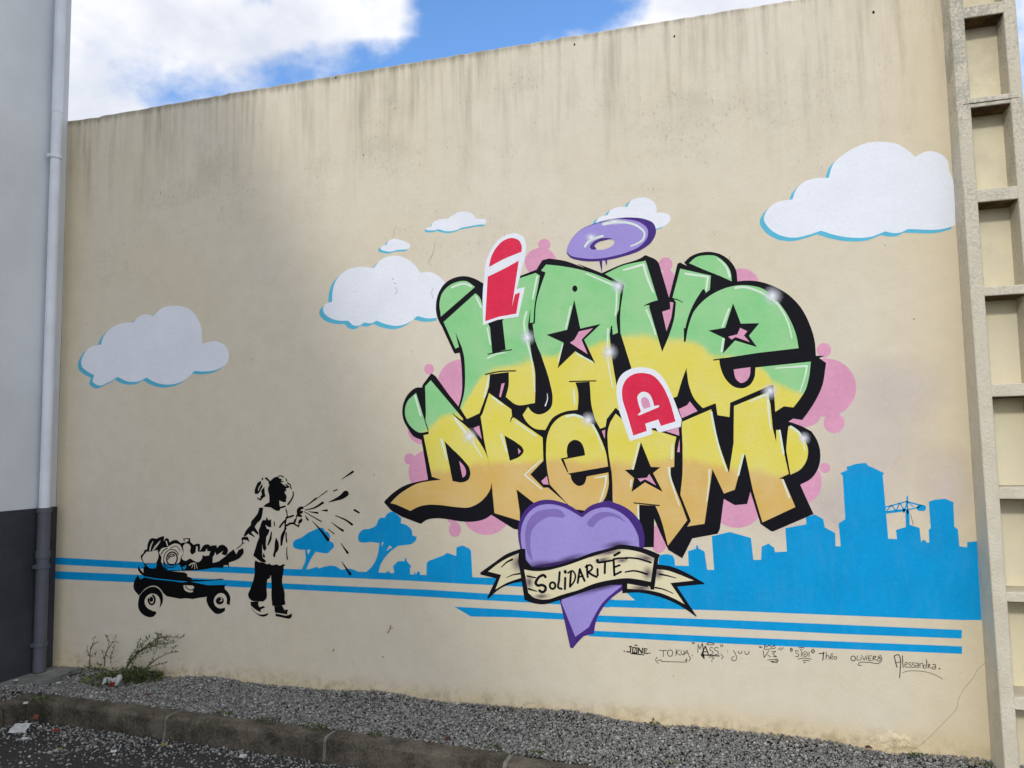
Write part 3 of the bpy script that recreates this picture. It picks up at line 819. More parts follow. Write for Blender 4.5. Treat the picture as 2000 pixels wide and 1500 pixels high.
# clouds
CLOUDS = [("k01 635,1340~ 660,1260~ 700,1215~ 790,1192! 800,1150~ 860,1070~ 950,1025~ 1040,1020! 1090,970~ 1150,955~ 1195,970! 1260,910~ 1380,888~ 1500,930~ 1560,1020~ 1582,1185! 1680,1165~ 1760,1200~ 1787,1260~ 1770,1340~ 1700,1385~ 1600,1402~ 1520,1397! 1440,1470~ 1320,1505~ 1220,1490~ 1145,1450! 1080,1480~ 1000,1480~ 920,1445! 850,1485~ 770,1512~ 725,1480~ 735,1430! 680,1400~ 642,1365~", (-6.5,5.5), 'broad white cloud with blue edge painted on the shaded part of the wall'),
 ("V 172,960~ 200,910~ 270,885! 275,780~ 310,660~ 400,560~ 560,508~ 720,520! 800,430~ 930,385~ 1060,410~ 1170,490~ 1230,570! 1310,560~ 1420,600~ 1500,680! 1480,850 1440,1055! 1300,1065~ 1195,1040! 1120,1100~ 1000,1145~ 860,1130~ 755,1090! 690,1118~ 620,1110! 560,1145~ 500,1140~ 445,1090! 350,1090~ 230,1050~ 180,1000~", (-7.5,6.5), 'white cloud with blue edge painted behind the round lobe of the letter H'),
 ("V 795,300~ 820,275~ 860,270! 880,230~ 950,200~ 1010,215~ 1080,240~ 1120,270~ 1110,305~ 1050,318~ 980,323~ 900,342~ 840,333~ 800,318~", (-4.5,3.5), 'smallest painted white cloud, just above the larger cloud beside the letter H'),
 ("c4 270,590~ 310,555~ 400,535! 440,440~ 560,370~ 820,335! 950,240~ 1100,170~ 1250,165~ 1400,215~ 1500,340! 1600,345~ 1720,355~ 1755,400~ 1720,470~ 1600,480~ 1350,520~ 1160,555! 1000,620~ 850,645~ 700,630~ 580,590! 480,620~ 380,625~ 300,615~", (-2.8,3.6), 'small flat painted white cloud left of the red letter I'),
 ("B 490,375! 500,340~ 560,285~ 640,270! 680,210~ 770,165~ 900,160! 950,80~ 1050,42~ 1130,36~ 1230,80~ 1280,160~ 1285,235! 1370,235~ 1450,270~ 1465,330~ 1400,400~ 1290,440! 1200,450 900,400 600,380", (-6.5,4), 'painted white cloud behind the purple halo'),
 ("c6 370,1120~ 420,1000~ 540,900~ 770,852! 820,720~ 930,610~ 1080,560~ 1275,552! 1340,360~ 1500,215~ k30 800,1112~ 900,1108~ 1020,1130~ 1110,1190~ 1150,1225! 1230,1185~ 1320,1190~ 1400,1250~ 1420,1340! 1452,1420 k31 1458,20 1464,260 1380,285~ 1090,290! 1040,315~ 980,320~ 915,308! 800,350~ 680,358~ 520,335~ 415,302! c6 1000,1345~ 820,1385~ 620,1360~ 450,1260~", (-8,7), 'largest painted white cloud with blue edge, next to the concrete post')]
for i, (s, off, lab) in enumerate(CLOUDS):
    pts = curve(parse(s)); c = np.mean(pts, axis=0)
    t = mural('painted_cloud', lab, 'painted cloud', (c[0], max(p[1] for p in pts)), 'clouds painted on the wall')
    sh = [p+np.array(off) for p in pts]
    if i == 5: sh = [np.array([min(q[0], on_clip), q[1]]) for q in sh for on_clip in (1858,)]
    paint('blue_edge', [sh], P_BLUE2, 4.0+0.1*i, t); paint('white_body', [pts], P_WHITE, 5.0+0.1*i, t)

# stripes and skylines
def stripe(s, lab): tag(paint('painted_stripe', [s], P_BLUE, 4.5), lab, 'painted stripe', 'blue stripes along the foot of the mural')
stripe("px 105,1115.5 300,1124 555,1139.5 700,1146 840,1152 960,1160 1100,1166 1200,1171 1190,1186.5 1100,1181 1027,1176.5 960,1173 840,1166 700,1158 555,1150.5 300,1139 105,1130.5", 'long blue stripe passing behind the wagon and the legs of the girl')
stripe("px 887,1185 1000,1191 1100,1198 1167,1202 1400,1210 1640,1220 1879,1230.5 1878,1247 1640,1238 1400,1226 1163,1214.5 1100,1210 1000,1205.5 920,1204", 'blue stripe with slanted left end under the painted ribbon')
stripe("px 1150,1231.5 1400,1243 1640,1253 1879,1262.5 1879,1277 1640,1267 1400,1256 1150,1242.5", 'lowest blue stripe, just above the signatures')
lsk = mural('painted_countryside', 'blue silhouette of huts and a farmhouse on a long band behind the girl', 'painted skyline', (560, 1125))
paint('ground_band', ["px 105,1088.5 300,1099 500,1109 555,1111 T 200,870 300,870~ 420,835 450,857 540,830~ 680,828~ 760,877 900,865~ 1000,905 1130,908 1290,915 1385,920 1395,890 1410,917 1425,880 1440,922 1505,925 1718,940 1770,945 1785,900 1800,945 1830,900 1858,905 1860,947 1955,950 U 1690,810 2000,825 M 0,1118 260,1125 480,1172 700,1170 900,1200 700,1250 600,1240 250,1220 0,1205 U 2000,940 1500,915 960,885 500,858 0,838 T 1100,1000 0,960 px 555,1124 500,1121 300,1112 105,1102"], P_BLUE, 4.6, lsk)
paint('hut', ["T 1500,935 1490,850 1480,830 1550,760 1645,755 1650,715 1670,720 1675,755 1740,835 1720,850 1722,945"], P_BLUE, 4.7, lsk)
paint('farmhouse', ["U 940,790 945,590 970,550 1230,450 1275,415 1425,465 1430,330 1450,318 1530,295 1640,345 1665,380 1690,830"], P_BLUE, 4.8, lsk)
tag(paint('painted_tree', ["T 85,520~ 110,470~ 200,430~ 300,360! 380,325~ 470,290~ 515,300~ 525,335! 580,360~ 605,410~ 590,470! 650,510~ 660,550~ 620,600~ 570,650! 480,640~ 405,625! 330,740~ 268,880! 205,880! 262,740~ 255,600! 160,590~ 95,560~", "T 280,600 335,598 298,665"], P_BLUE, 4.9), 'smaller blue painted umbrella pine, next to the outstretched hand of the girl', 'painted tree', 'painted pines')
tag(paint('painted_tree', ["T 995,430~ 1010,370~ 1070,315~ 1145,310! 1250,255~ 1280,180~ 1320,150~ 1365,155! 1400,100~ 1470,65~ 1560,120 1600,160! 1590,225 1680,260~ 1740,320~ 1755,400! 1815,420 1800,465~ 1740,520! 1660,530~ 1550,545! 1450,620~ 1360,720~ 1300,830~ 1280,925! 1100,918! 1190,830~ 1260,700~ 1295,505! 1150,490~ 1080,500~ 1010,480~", "T 1325,495 1355,490 1325,560", "T 1430,540 1475,560 1390,615"], P_BLUE, 5.0), 'larger blue painted umbrella pine under the tail of the letter D', 'painted tree', 'painted pines')
rsk = mural('painted_city', 'blue silhouette of city towers and a crane at the right of the mural', 'painted skyline', (1550, 1210))
paint('tower_blocks', ["N 300,1030 405,945 738,950 640,865 600,700 1040,470 1060,370~ 1150,350~ 1230,375~ 1250,420! 1255,498 1435,502 1425,310 1530,277 1530,235 1555,235 1560,272 1640,315 1675,552 1765,555 1735,115 X 50,790 465,905 515,1335 665,1335 680,1075 815,1015 880,1075 915,1085 940,1185 1170,1170 1140,715 1550,640 1540,500 1720,450 1880,540 1910,700 px 1631,1041 1632,1067 1642,1067 1638,1022 1651,1014 1646,929 1641,924 1655,918 1653,912 1672,906 1691,904 1695,909 1727,924 1724,928 1735,1052 1752,1053 1750,1035 1770,1029 1777,1025 1796,1031 1799,1059 1803,1054 1808,1056 1810,1060 1815,1060 1814,1035 1818,1031 1814,980 1825,976 1846,974 1862,981 1864,1029 1871,1034 1874,1067 1889,1069 1889,1059 1908,1057 1912,1125 1917.5,1211 1877,1211 1750,1206 1500,1196 1430,1193 1330,1190 1175,1185"], P_BLUE, 5.1, rsk)
brush('crane', [("Z 1092,1130 1090,1000", 7.5), ("Z 1088,880 1090,1010", 3.2), ("Z 918,962 1085,917", 2.6), ("Z 918,1003 1070,985", 5.0), ("Z 930,990 965,950 1000,985 1030,935 1065,985 1085,920", 2.2),
   ("Z 1088,920 1195,948", 2.8), ("Z 1085,985 1180,962", 2.4), ("Z 1185,968 1212,968", 12.0), ("Z 1100,930 1135,958", 1.6), ("Z 1062,978 1062,998", 4.0)], P_BLUE, 5.3, rsk)
brush('scratch', [("Z 1115,1020 1135,1100", 1.0)], P_MARK, 5.6, rsk)

# lettering
let = mural('painted_lettering', 'large graffiti lettering HAVE DREAM, green to yellow to orange with thick black outlines', 'lettering', (1200, 1080))
SIL = """A 95,1200~ 80,1000~ 112,880~ 200,750~ 320,682~ 450,662~ 570,690~ 695,757! 900,720 1170,660 1385,577 1460,455 1550,432 1750,462~ 2000,547~
 B 250,905~ 400,955~ 570,1022! 800,920~ 1110,805~ 1130,790! 1150,792 1290,865~ 1312,895! 1445,1345 1555,900 1590,885 1680,930 1640,885 1720,810~ 1850,757~ D 360,145~ 520,180~ 640,265~ 715,380~ 735,530!
 850,520~ 1000,530~ 1200,590~ 1400,705~ 1560,870~ 1680,1100~ 1740,1300~ E 1758,232! 1870,233 1800,262 1890,325 1885,360 1840,620~ 1760,800~ 1680,930~ 1580,1068! 1460,1050 1400,1090
 L 1450,237 1580,287~ 1700,350! 1770,460~ 1815,640~ 1790,820~ 1700,960~ 1552,1045! 1640,1240 1720,1412 X 1690,440 900,780 860,775 655,635 455,0 L 905,1130 862,1295 700,1310 560,1230 K 1690,700 1640,1090 1610,1150 1280,1210 1150,1470 970,1362
 860,1130 785,955 780,1325 600,1325 300,1100 M 700,490 545,497 490,487 205,308 H 1465,1037 1380,1090~ 1230,1125~ 1050,1120~ 900,1095~ 750,1082~ 620,1105~ 545,1155! 300,1062 160,980 70,878 75,855 200,740~ 350,650~ 500,607~ 640,578! 555,65
 G 545,925 450,880~ 380,780~ 325,680~ 305,580~ 330,420~ 400,310~ 490,247~ 562,245! 567,215 670,75 690,62 740,100 920,350 1035,490 F 370,1162 410,1000~ 415,750~ 400,550~ 385,460! 325,472 308,455 150,110 A 130,1280"""
paint('black_outline', [SIL], P_BLACK, 7.0, let)
def letter(loops, mat, label, layer=8.0): return paint('letter', [loops], mat, layer, let, label)
def star(parent, s, pink=None):
    paint('star', [s], P_BLACK, 9.0, parent)
    if pink: paint('star_light', [pink], P_PINK, 10.0, parent)
H_ = letter("F 175,60 590,-315 640,-270~ 690,-120 760,90 780,130 810,462 985,420 942,45 1100,-200 1160,-510 1375,-580 1430,-545 1395,-350~ 1365,-200~ 1345,65! 1300,72 1308,-125 1275,100 1290,250~ 1320,480~ 1365,700~ 1370,900~ 1365,1115! 1120,1135~ 985,1035! 1020,900~ 1025,712! 780,740 765,900 735,1000 642,1250 480,1322 390,1180 440,1000~ 455,700~ 440,500~ 415,392! 328,190 375,385 330,407", P_HAVE, 'green and yellow letter H')
paint('lobe', ["A 140,1190 125,1000~ 150,900~ 230,800~ 340,740~ 470,728~ 585,802!"], P_HAVE, 8.1, H_)
brush('ink_line', [("F 755,478 900,448 1060,420", 2.2), ("F 722,742 900,705 1112,696", 2.6)], P_BLACK, 8.6, H_)
paint('gap_light', ["F 930,862 972,855 920,1040 900,1032"], P_PINK, 8.7, H_)
A1 = letter("A 1445,590 1510,510 1700,530~ 2000,590~ B 450,1025~ 790,1165! 820,1190 790,1500 C 570,350~ 578,600! 512,625 505,515 490,505 472,620 490,850~ 525,1080 560,1280 J 230,560 300,900 210,700 155,645 I 1410,250 1300,390 1285,490 1215,515 1150,400 1100,200~ 1085,0! C 210,1237 25,1247 I 920,0~ 930,150~ 920,268! 760,292~ 600,372~ 500,532! F 1370,1450~ 1250,1350~ 1205,1270! 1275,1165 1330,1230~ 1400,1262~ 1500,1240~ 1580,1160~ 1595,1050~ 1560,850~ 1450,500 1370,300~ 1335,90! 1365,75 A 1365,1280 1385,1000~ 1440,800~ 1505,615", P_HAVE, 'first green and yellow letter A, with a dot and a star', 8.2)
paint('dot', [ell(1885, 825, 33, 42, tile='A')], P_BLACK, 9.0, A1)
star(A1, "A 1878,970 1952,1325 C 90,545 355,485 140,690 285,1000 F 1890,440 1660,662 1740,330 1515,225 1785,160", "C 73,582 255,540 105,688 185,878 25,775 -47,728 10,690~ 35,650")
brush('ink_line', [("F 1815,835 1900,832 C 290,1226", 2.4)], P_BLACK, 9.0, A1)
brush('swirl_light', [("F 1525,990 1530,1050 1500,1150", 1.0, 2.4)], P_WHITE, 8.8, A1)
V_ = letter("B 610,1035 830,930~ 1140,860! 1300,1382 1120,1445 1190,1440 C 985,265 1155,850 1250,620~ 1310,420~ 1335,205! 1300,150 B 1490,1340 1590,965 1990,1055 1975,1240 C 1720,85~ 1570,300~ 1490,500~ 1460,720! 1540,820 1500,1000 1468,1070 1420,1200~ 1350,1430 1290,1450 900,1500 600,1300 755,1060 612,600 610,350~ B 860,1180", P_HAVE, 'green and yellow letter V with a rounded lobe', 8.3)
paint('lobe', ["D 105,292 200,215~ 330,190~ 450,200~ 560,275~ 640,390~ 662,530! 520,465 280,370"], P_HAVE, 8.4, V_)
paint('gap_light', ["C 1255,198 1302,205 1275,400 1212,580 1155,325 1262,290"], P_PINK, 8.8, V_)
brush('ink_line', [("C 1240,165 1320,160 1425,205", 3.2, 1.2), ("C 920,248 1000,215 1110,190", 1.2, 5)], P_BLACK, 8.8, V_)
E_ = letter("D 60,1310 75,1150~ 110,1030~ 200,880~ 330,750~ 520,640~ 720,585~ 900,585~ 1050,620~ 1200,730~ 1330,880~ 1430,1050~ 1500,1230~ 1532,1400! E 1000,195 500,272 500,295~ 520,400~ 600,560~ 700,640~ 800,655~ 900,610~ 955,520~ 970,385! 1692,308 1665,520~ 1620,680~ 1560,780~ 1465,905! 1340,890 1228,962 1205,620 1180,612 640,845 632,1030 475,1005 455,860 440,855 285,915 180,800~ 110,640~ 75,430!", P_HAVE, 'green and yellow letter E with a star and a half round opening', 8.5)
star(E_, "D 678,815 780,1080 1020,1075 885,1240 990,1385 705,1300 545,1470 575,1275 355,1170 575,1135", "D 770,1135 865,1180 820,1235 895,1320 710,1255 660,1290 615,1250 735,1220")
paint('opening', ["E 685,410 905,380 895,490~ 850,560~ 790,587~ 720,540~"], P_PINK, 9.0, E_)
brush('ink_line', [("E 428,288 560,268", 2.6), ("D 50,1150 45,1300", 4.0, 2.0)], P_BLACK, 9.0, E_)
brush('ink_line', [("C 1700,60 1600,210 1520,380 1470,560 1450,705", 8.5, 4.0)], P_BLACK, 8.95, E_)
D_ = letter("G 675,150 1095,650 1095,690 1010,632 1180,790 1300,940~ 1400,1120~ 1460,1320! H 1520,480 1520,560 1466,625 1450,700~ 1390,800~ 1290,890~ 1170,940~ 1000,935~ 800,910~ 650,905~ 520,930~ 410,985! 220,900 150,885 240,790~ 350,710~ 500,630~ 640,600~ 810,580! 690,540 580,0 G 650,852 645,790 605,670 612,600 602,230", P_DREAM, 'green, yellow and orange letter D with a long tail', 8.0)
paint('lobe', ["G 485,315 640,820 530,832~ 420,760~ 350,640~ 340,540~ 370,430~"], P_DREAM, 8.1, D_)
paint('opening', ["G 855,945 950,1040~ 1100,1190~ 1180,1300~ 1190,1380~ 1160,1450~ 1100,1478~ 960,1465!"], P_BLACK, 9.0, D_)
paint('opening_light', ["G 1045,1200 1120,1290~ 1135,1340~ 1120,1400~ 1090,1420!"], P_PINK, 9.5, D_)
brush('ink_line', [("G 960,580 1010,630 1110,705", 1.0, 4.5)], P_BLACK, 9.0, D_)
R_ = letter("G 1435,318 1725,530 1735,630 I 100,375 465,630 475,935 305,1110 475,1283 540,1283 780,1490 600,1600 400,1520 125,1305 H 1835,1000 1835,1115 1505,1015 1475,700 1468,620 G 1460,1320 1400,1080~ 1370,930! 1325,625 1350,583", P_DREAM, 'yellow and orange letter R', 8.2)
paint('opening', ["G 1635,870 1800,970~ 1870,1030~ 1885,1075~ 1850,1130~ 1705,1200!"], P_BLACK, 9.0, R_)
paint('opening_light', ["G 1810,1035 1850,1075 1820,1115"], P_PINK, 9.5, R_)
paint('gap_light', ["G 1230,775 1305,740 1340,920"], P_PINK, 9.0, R_)
paint('gap_light', ["I 445,1200 520,1130 545,1243 475,1240"], P_PINK, 9.0, R_)
brush('ink_line', [("I 100,350 65,370 47,430", 4.0, 1.0)], P_BLACK, 9.0, R_)
E2 = letter("I 510,800~ 530,600~ 600,450~ 720,350~ 860,325~ 1000,365~ 1120,460~ 1220,640~ 1290,830~ 1318,1008! 790,1100 830,1118 840,1170~ 880,1230~ 945,1262~ 1000,1240~ 1030,1180~ 1038,1138! 1322,1085 1325,1250~ 1290,1390~ 1150,1600! 850,1560 560,1245 525,1050~", P_DREAM, 'yellow and orange round letter E', 8.3)
paint('opening', ["I 790,885 780,800~ 810,700~ 880,660~ 960,690~ 1005,780~ 1018,862! 740,915 800,1080 788,1085 700,905"], P_BLACK, 9.0, E2)
A2 = letter("J 150,718 80,830 52,920~ 50,1150~ 95,1480! K 225,250 240,480 245,735 300,900 590,980 590,772 800,785 850,900~ 965,1305! 1215,975 1110,690~ 1050,540~ 1000,380~ 1000,285! 1045,280 1050,0 J 940,1022 780,970 300,850", P_DREAM, 'second letter A, yellow and orange with a star', 8.4)
star(A2, "K 612,-43 742,280 865,283 770,360 895,605 665,480 490,605 522,425 400,318 520,310", "K 570,430 690,420 720,370 810,520 665,440 605,475")
brush('ink_line', [("K 522,748 850,782", 2.4)], P_BLACK, 9.0, A2)
paint('gap_light', ["J 800,950 970,900 978,1005"], P_PINK, 9.0, A2)
paint('gap_light', ["J 982,1045 985,1220 950,1220"], P_PINK, 9.0, A2)
paint('gap_light', ["I 1235,545 1280,530 1275,650"], P_PINK, 9.0, A2)
M_ = letter("J 1015,825 1395,662 L 400,100~ 500,530~ 625,890! 655,700 685,500 690,20 E 1130,705 L 1165,0 1195,310 1240,490 1240,332 1295,332 1345,640 1405,905 1275,965 1335,970 1490,1335 X 700,600 690,600 510,0 L 840,660 825,650 700,1110 560,1160 410,840 380,1050 K 1440,1020 1215,1055 1262,985 1250,950 1125,640 1150,400~ 1155,0 J 1010,900", P_DREAM, 'yellow and orange letter M with a round lobe', 8.6)
paint('lobe', ["L 1400,280 1500,320~ 1600,440~ 1655,600~ 1630,740~ 1550,850~ 1425,915! 1370,590 1385,400"], P_DREAM, 8.7, M_)
paint('gap_light', ["J 970,660 1080,610 1115,560 1215,685 1010,780"], P_PINK, 9.0, M_)
def shine(par, lines): brush('highlight', lines, P_SHINE, 10.5, par)
shine(H_, [("A 285,810 400,765 470,765 535,795", 4), ("A 600,930 665,1065", 3.5), ("A 1395,665 1370,780 1335,960", 4, 3), ("A 1255,1130 1225,1250 1240,1420", 4), ("F 1240,200 1260,300 1310,500 1345,750 1365,970", 4, 1.8), ("F 745,140 785,350", 3.2), ("F 750,530 860,480 980,455", 3.4, 2), ("F 765,780 740,900 705,1030", 3.6)])
shine(A1, [("A 1830,1060 1770,1340", 3.2), ("F 1725,350 1670,570", 2.6), ("C 40,870 250,980", 2.8), ("B 370,1030 740,1190", 2.5, 4), ("B 760,1200 755,1500 C 545,370", 4, 3), ("C 450,550 445,750 455,1000 515,1320", 3.6, 2), ("I 870,0 885,190", 3)])
shine(V_, [("B 850,985 1110,910", 3, 5), ("B 1115,915 1150,1050 1240,1270", 5, 3.4), ("C 950,300 1020,470 1070,620", 3.2), ("B 1660,1030 1950,1070", 4), ("B 1952,1070 1925,1250", 4), ("D 480,240 590,340 635,470", 2, 5)])
shine(E_, [("D 710,615 800,605 960,640 1120,720 1260,830 1350,970 1410,1120 1445,1270", 4.6, 2.4), ("D 625,890 540,1120", 3.6), ("D 550,1280 530,1440", 4), ("E 1230,395 1640,365", 2, 4), ("E 1640,365 1620,480 1550,700", 4, 2)])
shine(D_, [("G 470,350 545,610", 4), ("G 990,650 1130,830", 5), ("G 1215,950 1340,1150", 3.4, 2), ("G 815,920 885,1180", 4.6, 3)])
shine(R_, [("G 1590,860 1665,1090", 4, 3), ("G 1480,370 1610,470", 3.4), ("I 110,420 380,610", 2.6), ("I 450,920 235,1112", 2.6), ("I 235,1118 450,1300", 2.6)])
shine(E2, [("I 780,355 870,337 980,370", 5), ("I 1120,470 1200,640 1250,790", 4, 2), ("I 1150,1155 1295,1130", 2, 3.6), ("I 1295,1130 1280,1250 1210,1470", 3.8, 2.4)])
shine(A2, [("I 1720,700 1640,1040", 3.2), ("I 1620,1180 1610,1270", 3), ("K 975,290 990,400 1040,570 1110,780", 4, 2.4), ("K 575,780 580,960", 3.4), ("K 1020,0 1015,170", 3.2)])
shine(M_, [("E 890,830 1130,730", 2, 5), ("E 1130,730 1140,930 1170,1200", 5, 2.4), ("L 395,100 450,380 520,640 600,870", 4.2, 2.4), ("L 810,660 745,920", 4), ("L 370,850 365,1000 335,1260", 3.6, 2), ("L 1285,340 1335,640", 4), ("L 1325,985 1410,1210", 3.6), ("L 1430,290 1540,370 1600,500 1610,600", 5, 2.4)])
for par, t, x, y, r in ((H_,'F',1265,260,120),(A1,'C',465,850,130),(A1,'B',780,1190,120),(E_,'D',1190,720,150),(M_,'E',1160,690,130),(D_,'G',1180,880,120),(E2,'I',1060,400,115),(M_,'L',1600,440,100)):
    mist('sparkle', x, y, r*1.15, r*1.15, P_WHITES, 12.9, par, tile=t, power=1.7)

# red letters
red1 = mural('red_letter', 'red letter I with a white border overlapping the letter H', 'letter', (975, 630), 'small red letters')
paint('white_border', ["A 690,1300 685,900~ 700,700~ 735,450~ 790,330~ 880,200~ 1000,125~ 1120,105~ 1210,150~ 1250,250~ 1245,380! 1165,690 1130,830 1235,805 1150,1190 880,1230"], P_WHITE, 12.0, red1)
paint('red_fill', ["A 717,1250 750,670 950,572~ 1155,460 1090,900 1065,1060 1105,900 1170,875 1122,1150 900,1190"], P_RED, 12.5, red1)
paint('red_fill', ["A 765,545 800,400~ 870,280~ 970,190~ 1080,165~ 1160,200~ 1195,290~ 1190,345! 960,440~"], P_RED, 12.5, red1)
red2 = mural('red_letter', 'red letter A with a white border standing over the lower lettering', 'letter', (1270, 855), 'small red letters')
paint('white_border', ["J 335,1080 200,700 160,450~ 165,340~ 220,220~ 340,140~ 490,115~ 650,150~ 770,260~ 870,450~ 1010,800! 998,890 712,968 668,905 618,912 632,985 335,1080"], P_WHITE, 12.0, red2)
paint('red_fill', ["J 380,1005 300,730 235,500~ 240,370~ 300,260~ 400,200~ 510,190~ 630,220~ 740,330~ 830,500~ 930,820! 740,880 705,795 535,850 555,945"], P_RED, 12.5, red2)
paint('opening', ["J 435,735 480,690 440,560~ 435,490~ 500,435~ 570,450~ 630,540~ 650,620! 715,608 712,635 455,742"], P_WHITE, 13.0, red2)
paint('opening_light', ["J 515,660 485,580~ 490,520~ 520,500~ 570,530~ 605,630!"], P_PINK, 13.5, red2)

# halo
halo = mural('painted_halo', 'tilted purple halo ring painted above the letters, with two drips', 'painted halo', (1178, 512))
hole = ell(603, 652, 138, 58, -17, 36, tile='B')
paint('dark_rim', ["B 112,765 118,700~ 180,575~ 300,455~ 480,375~ 700,318~ 950,298~ 1130,320~ 1240,372~ 1275,470~ 1220,610~ 1080,720~ 850,805~ 650,850~ 450,870~ 280,857~ 150,812~", hole], P_VIOLET, 12.0, halo)
paint('lilac_face', ["B 115,750 120,690~ 180,580~ 300,460~ 480,385~ 700,335~ 900,325~ 1080,370~ 1165,450~ 1160,560~ 1080,660~ 900,750~ 700,805~ 500,835~ 300,825~ 150,785~", hole], P_LILAC, 12.5, halo)
paint('inner_edge', ["B 415,690~ 450,625~ 560,570~ 715,570! 620,592~ 500,632~ 470,665~ 500,700! 485,715 440,715~"], P_VIOLET, 13.0, halo)
brush('drip', [("B 555,860 568,1000", 6, 1), ("B 625,855 628,920", 4.5, 1)], P_VIOLET, 12.2, halo)
brush('highlight', [("B 590,385 750,360 900,365 1050,420 1125,500 1110,575 950,670", 5.5, 3), ("B 350,675 400,610 480,570 580,540", 4.5)], P_SHINE, 13.0, halo)
mist('sparkle', 740, 350, 200, 60, P_WHITES, 13.4, halo, tile='B', power=1.6); mist('sparkle', 430, 555, 110, 80, P_WHITES, 13.4, halo, tile='B', power=1.6)

# heart and ribbon
heart = mural('painted_heart', 'purple heart painted below the lettering, wrapped by a ribbon', 'painted heart', (1120, 1262))
paint('dark_outline', ["M 545,500~ 560,400~ 600,300~ 700,180~ 820,120~ 930,106~ 1080,130~ 1250,200~ 1370,290! 1480,190~ 1600,145~ 1750,125~ K 250,738~ 400,800~ 530,900~ 610,1010~ 650,1130~ 660,1260~ 640,1360! k23 900,85 770,180~ 690,280~ 650,380~ 640,450! 560,470 520,510~ 475,565 455,560 375,195 200,0 M 700,985 620,880~ 565,700~"], P_VIOLET, 12.0, heart)
paint('lilac_fill', ["M 580,550~ 600,430~ 680,280~ 800,190~ 950,165~ 1100,190~ 1250,260~ 1378,338! 1480,260~ 1600,215~ 1720,210~ K 280,840~ 420,930~ 520,1060~ 580,1200~ 590,1330! M 1700,800 720,975 640,870~ 590,700~"], P_LILAC, 12.5, heart)
paint('lilac_fill', ["k23 385,205 495,475 600,400 650,300~ 700,220~ 860,75! 600,60 400,150"], P_LILAC, 12.5, heart)
paint('mauve_arc', ["M 640,520~ 680,380~ 780,270~ 930,232~ 1100,245~ 1165,320! 1120,345 950,330~ 820,400~ 730,500~ 705,680~ 740,910! 690,850~ 640,650~"], P_MAUVE, 13.0, heart)
paint('mauve_arc', ["M 1445,420~ 1490,350~ 1600,275~ 1700,265~ 1850,310~ 1960,410! 1850,350~ 1740,325~ 1600,380~ 1520,465! 1460,455"], P_MAUVE, 13.0, heart)
for x, y, rx, ry, a in ((850,965,330,90,-4),(1200,890,300,70,-18),(1830,700,240,75,-8),(1500,1260,400,90,-17),(1700,1220,300,70,-12)):
    mist('shadow_spray', x, y, rx, ry, P_DUSK, 13.3+0.05*len(heart.children), heart, tile='M', ang=a, power=1.3)
rib = mural('painted_ribbon', 'cream ribbon with forked ends reading SOLIDARITÉ, painted across the heart', 'painted ribbon', (1160, 1200))
paint('tail_outline', ["M 640,745 575,747 400,812~ 240,922~ 50,1058! 60,1082 262,1132 140,1390 162,1392 300,1272~ 450,1202~ 610,1170! 660,1170"], P_BLACK, 14.0, rib)
paint('tail', ["M 560,802 400,870~ 270,950~ 155,1042! 325,1085 250,1275 400,1190~ 590,1122!"], P_CREAM, 14.4, rib)
paint('tail_outline', ["N 1000,480 1200,508~ 1400,590~ 1640,728! 1635,738 1282,772 1540,1160 1525,1160 1400,1070~ 1200,960~ 1000,890~ 800,850~ 570,857! 568,735 900,700"], P_BLACK, 14.0, rib)
paint('tail', ["N 990,545 1150,560~ 1300,610~ 1500,692! 1195,725 1380,1000 1250,930~ 1050,850~ 850,812~ 635,800! 635,732 900,780"], P_CREAM, 14.4, rib)
for x, y, rx, ry, t in ((560,930,150,170,'M'),(1040,600,90,110,'N'),(820,790,210,60,'N')):
    mist('shadow_spray', x, y, rx, ry, P_DUSK, 14.6+0.03*len(rib.children), rib, tile=t, power=1.4)
brush('fold_line', [("M 330,985 400,920 470,885", 2, 4), ("M 400,1120 480,1085 570,1070", 1.5, 3.5), ("N 1060,610 1160,630 1270,660", 4, 1.5), ("N 1000,785 1100,805 1230,860", 3.4, 1.5)], P_BLACK, 15.0, rib)
paint('band_outline', ["M 560,745 640,890 730,985 900,985~ 1150,930~ 1500,800~ 1800,715~ N 500,235~ 700,240~ 900,290~ 1062,355! 1040,400 985,812 940,808 930,770 800,745~ 630,735~ 450,745~ 200,800~ 0,865~ M 1050,1425~ 880,1468~ 760,1457~ 630,1412! 590,1150 545,900"], P_BLACK, 15.5, rib)
paint('band', ["M 625,1015 740,1035~ 900,1030~ 1100,985~ 1500,850~ 1800,765~ N 500,290~ 700,300~ 850,340~ 985,400! 940,710 800,682~ 640,662~ 450,680~ 200,735~ 0,815~ M 1100,1350~ 950,1400~ 850,1405~ 750,1380~ 680,1320!"], P_CREAM, 16.0, rib)
for x, y, rx, ry, t, a in ((850,1365,170,60,'M',-5),(1650,890,160,55,'M',-15),(1900,900,120,50,'M',0),(880,400,200,80,'N',10),(900,600,110,150,'N',0),(400,330,300,50,'N',-12),(690,1180,90,150,'M',0)):
    mist('shadow_spray', x, y, rx, ry, P_DUSK, 16.05+0.01*len(rib.children), rib, tile=t, ang=a, power=1.8)
brush('fold_line', [("M 665,1100 770,1122", 3), ("M 685,1268 790,1300", 4, 2), ("N 610,582 720,566 890,610", 3, 4), ("N 610,395 780,408 940,458", 3.4, 4)], P_BLACK, 16.5, rib)
w = 4.4
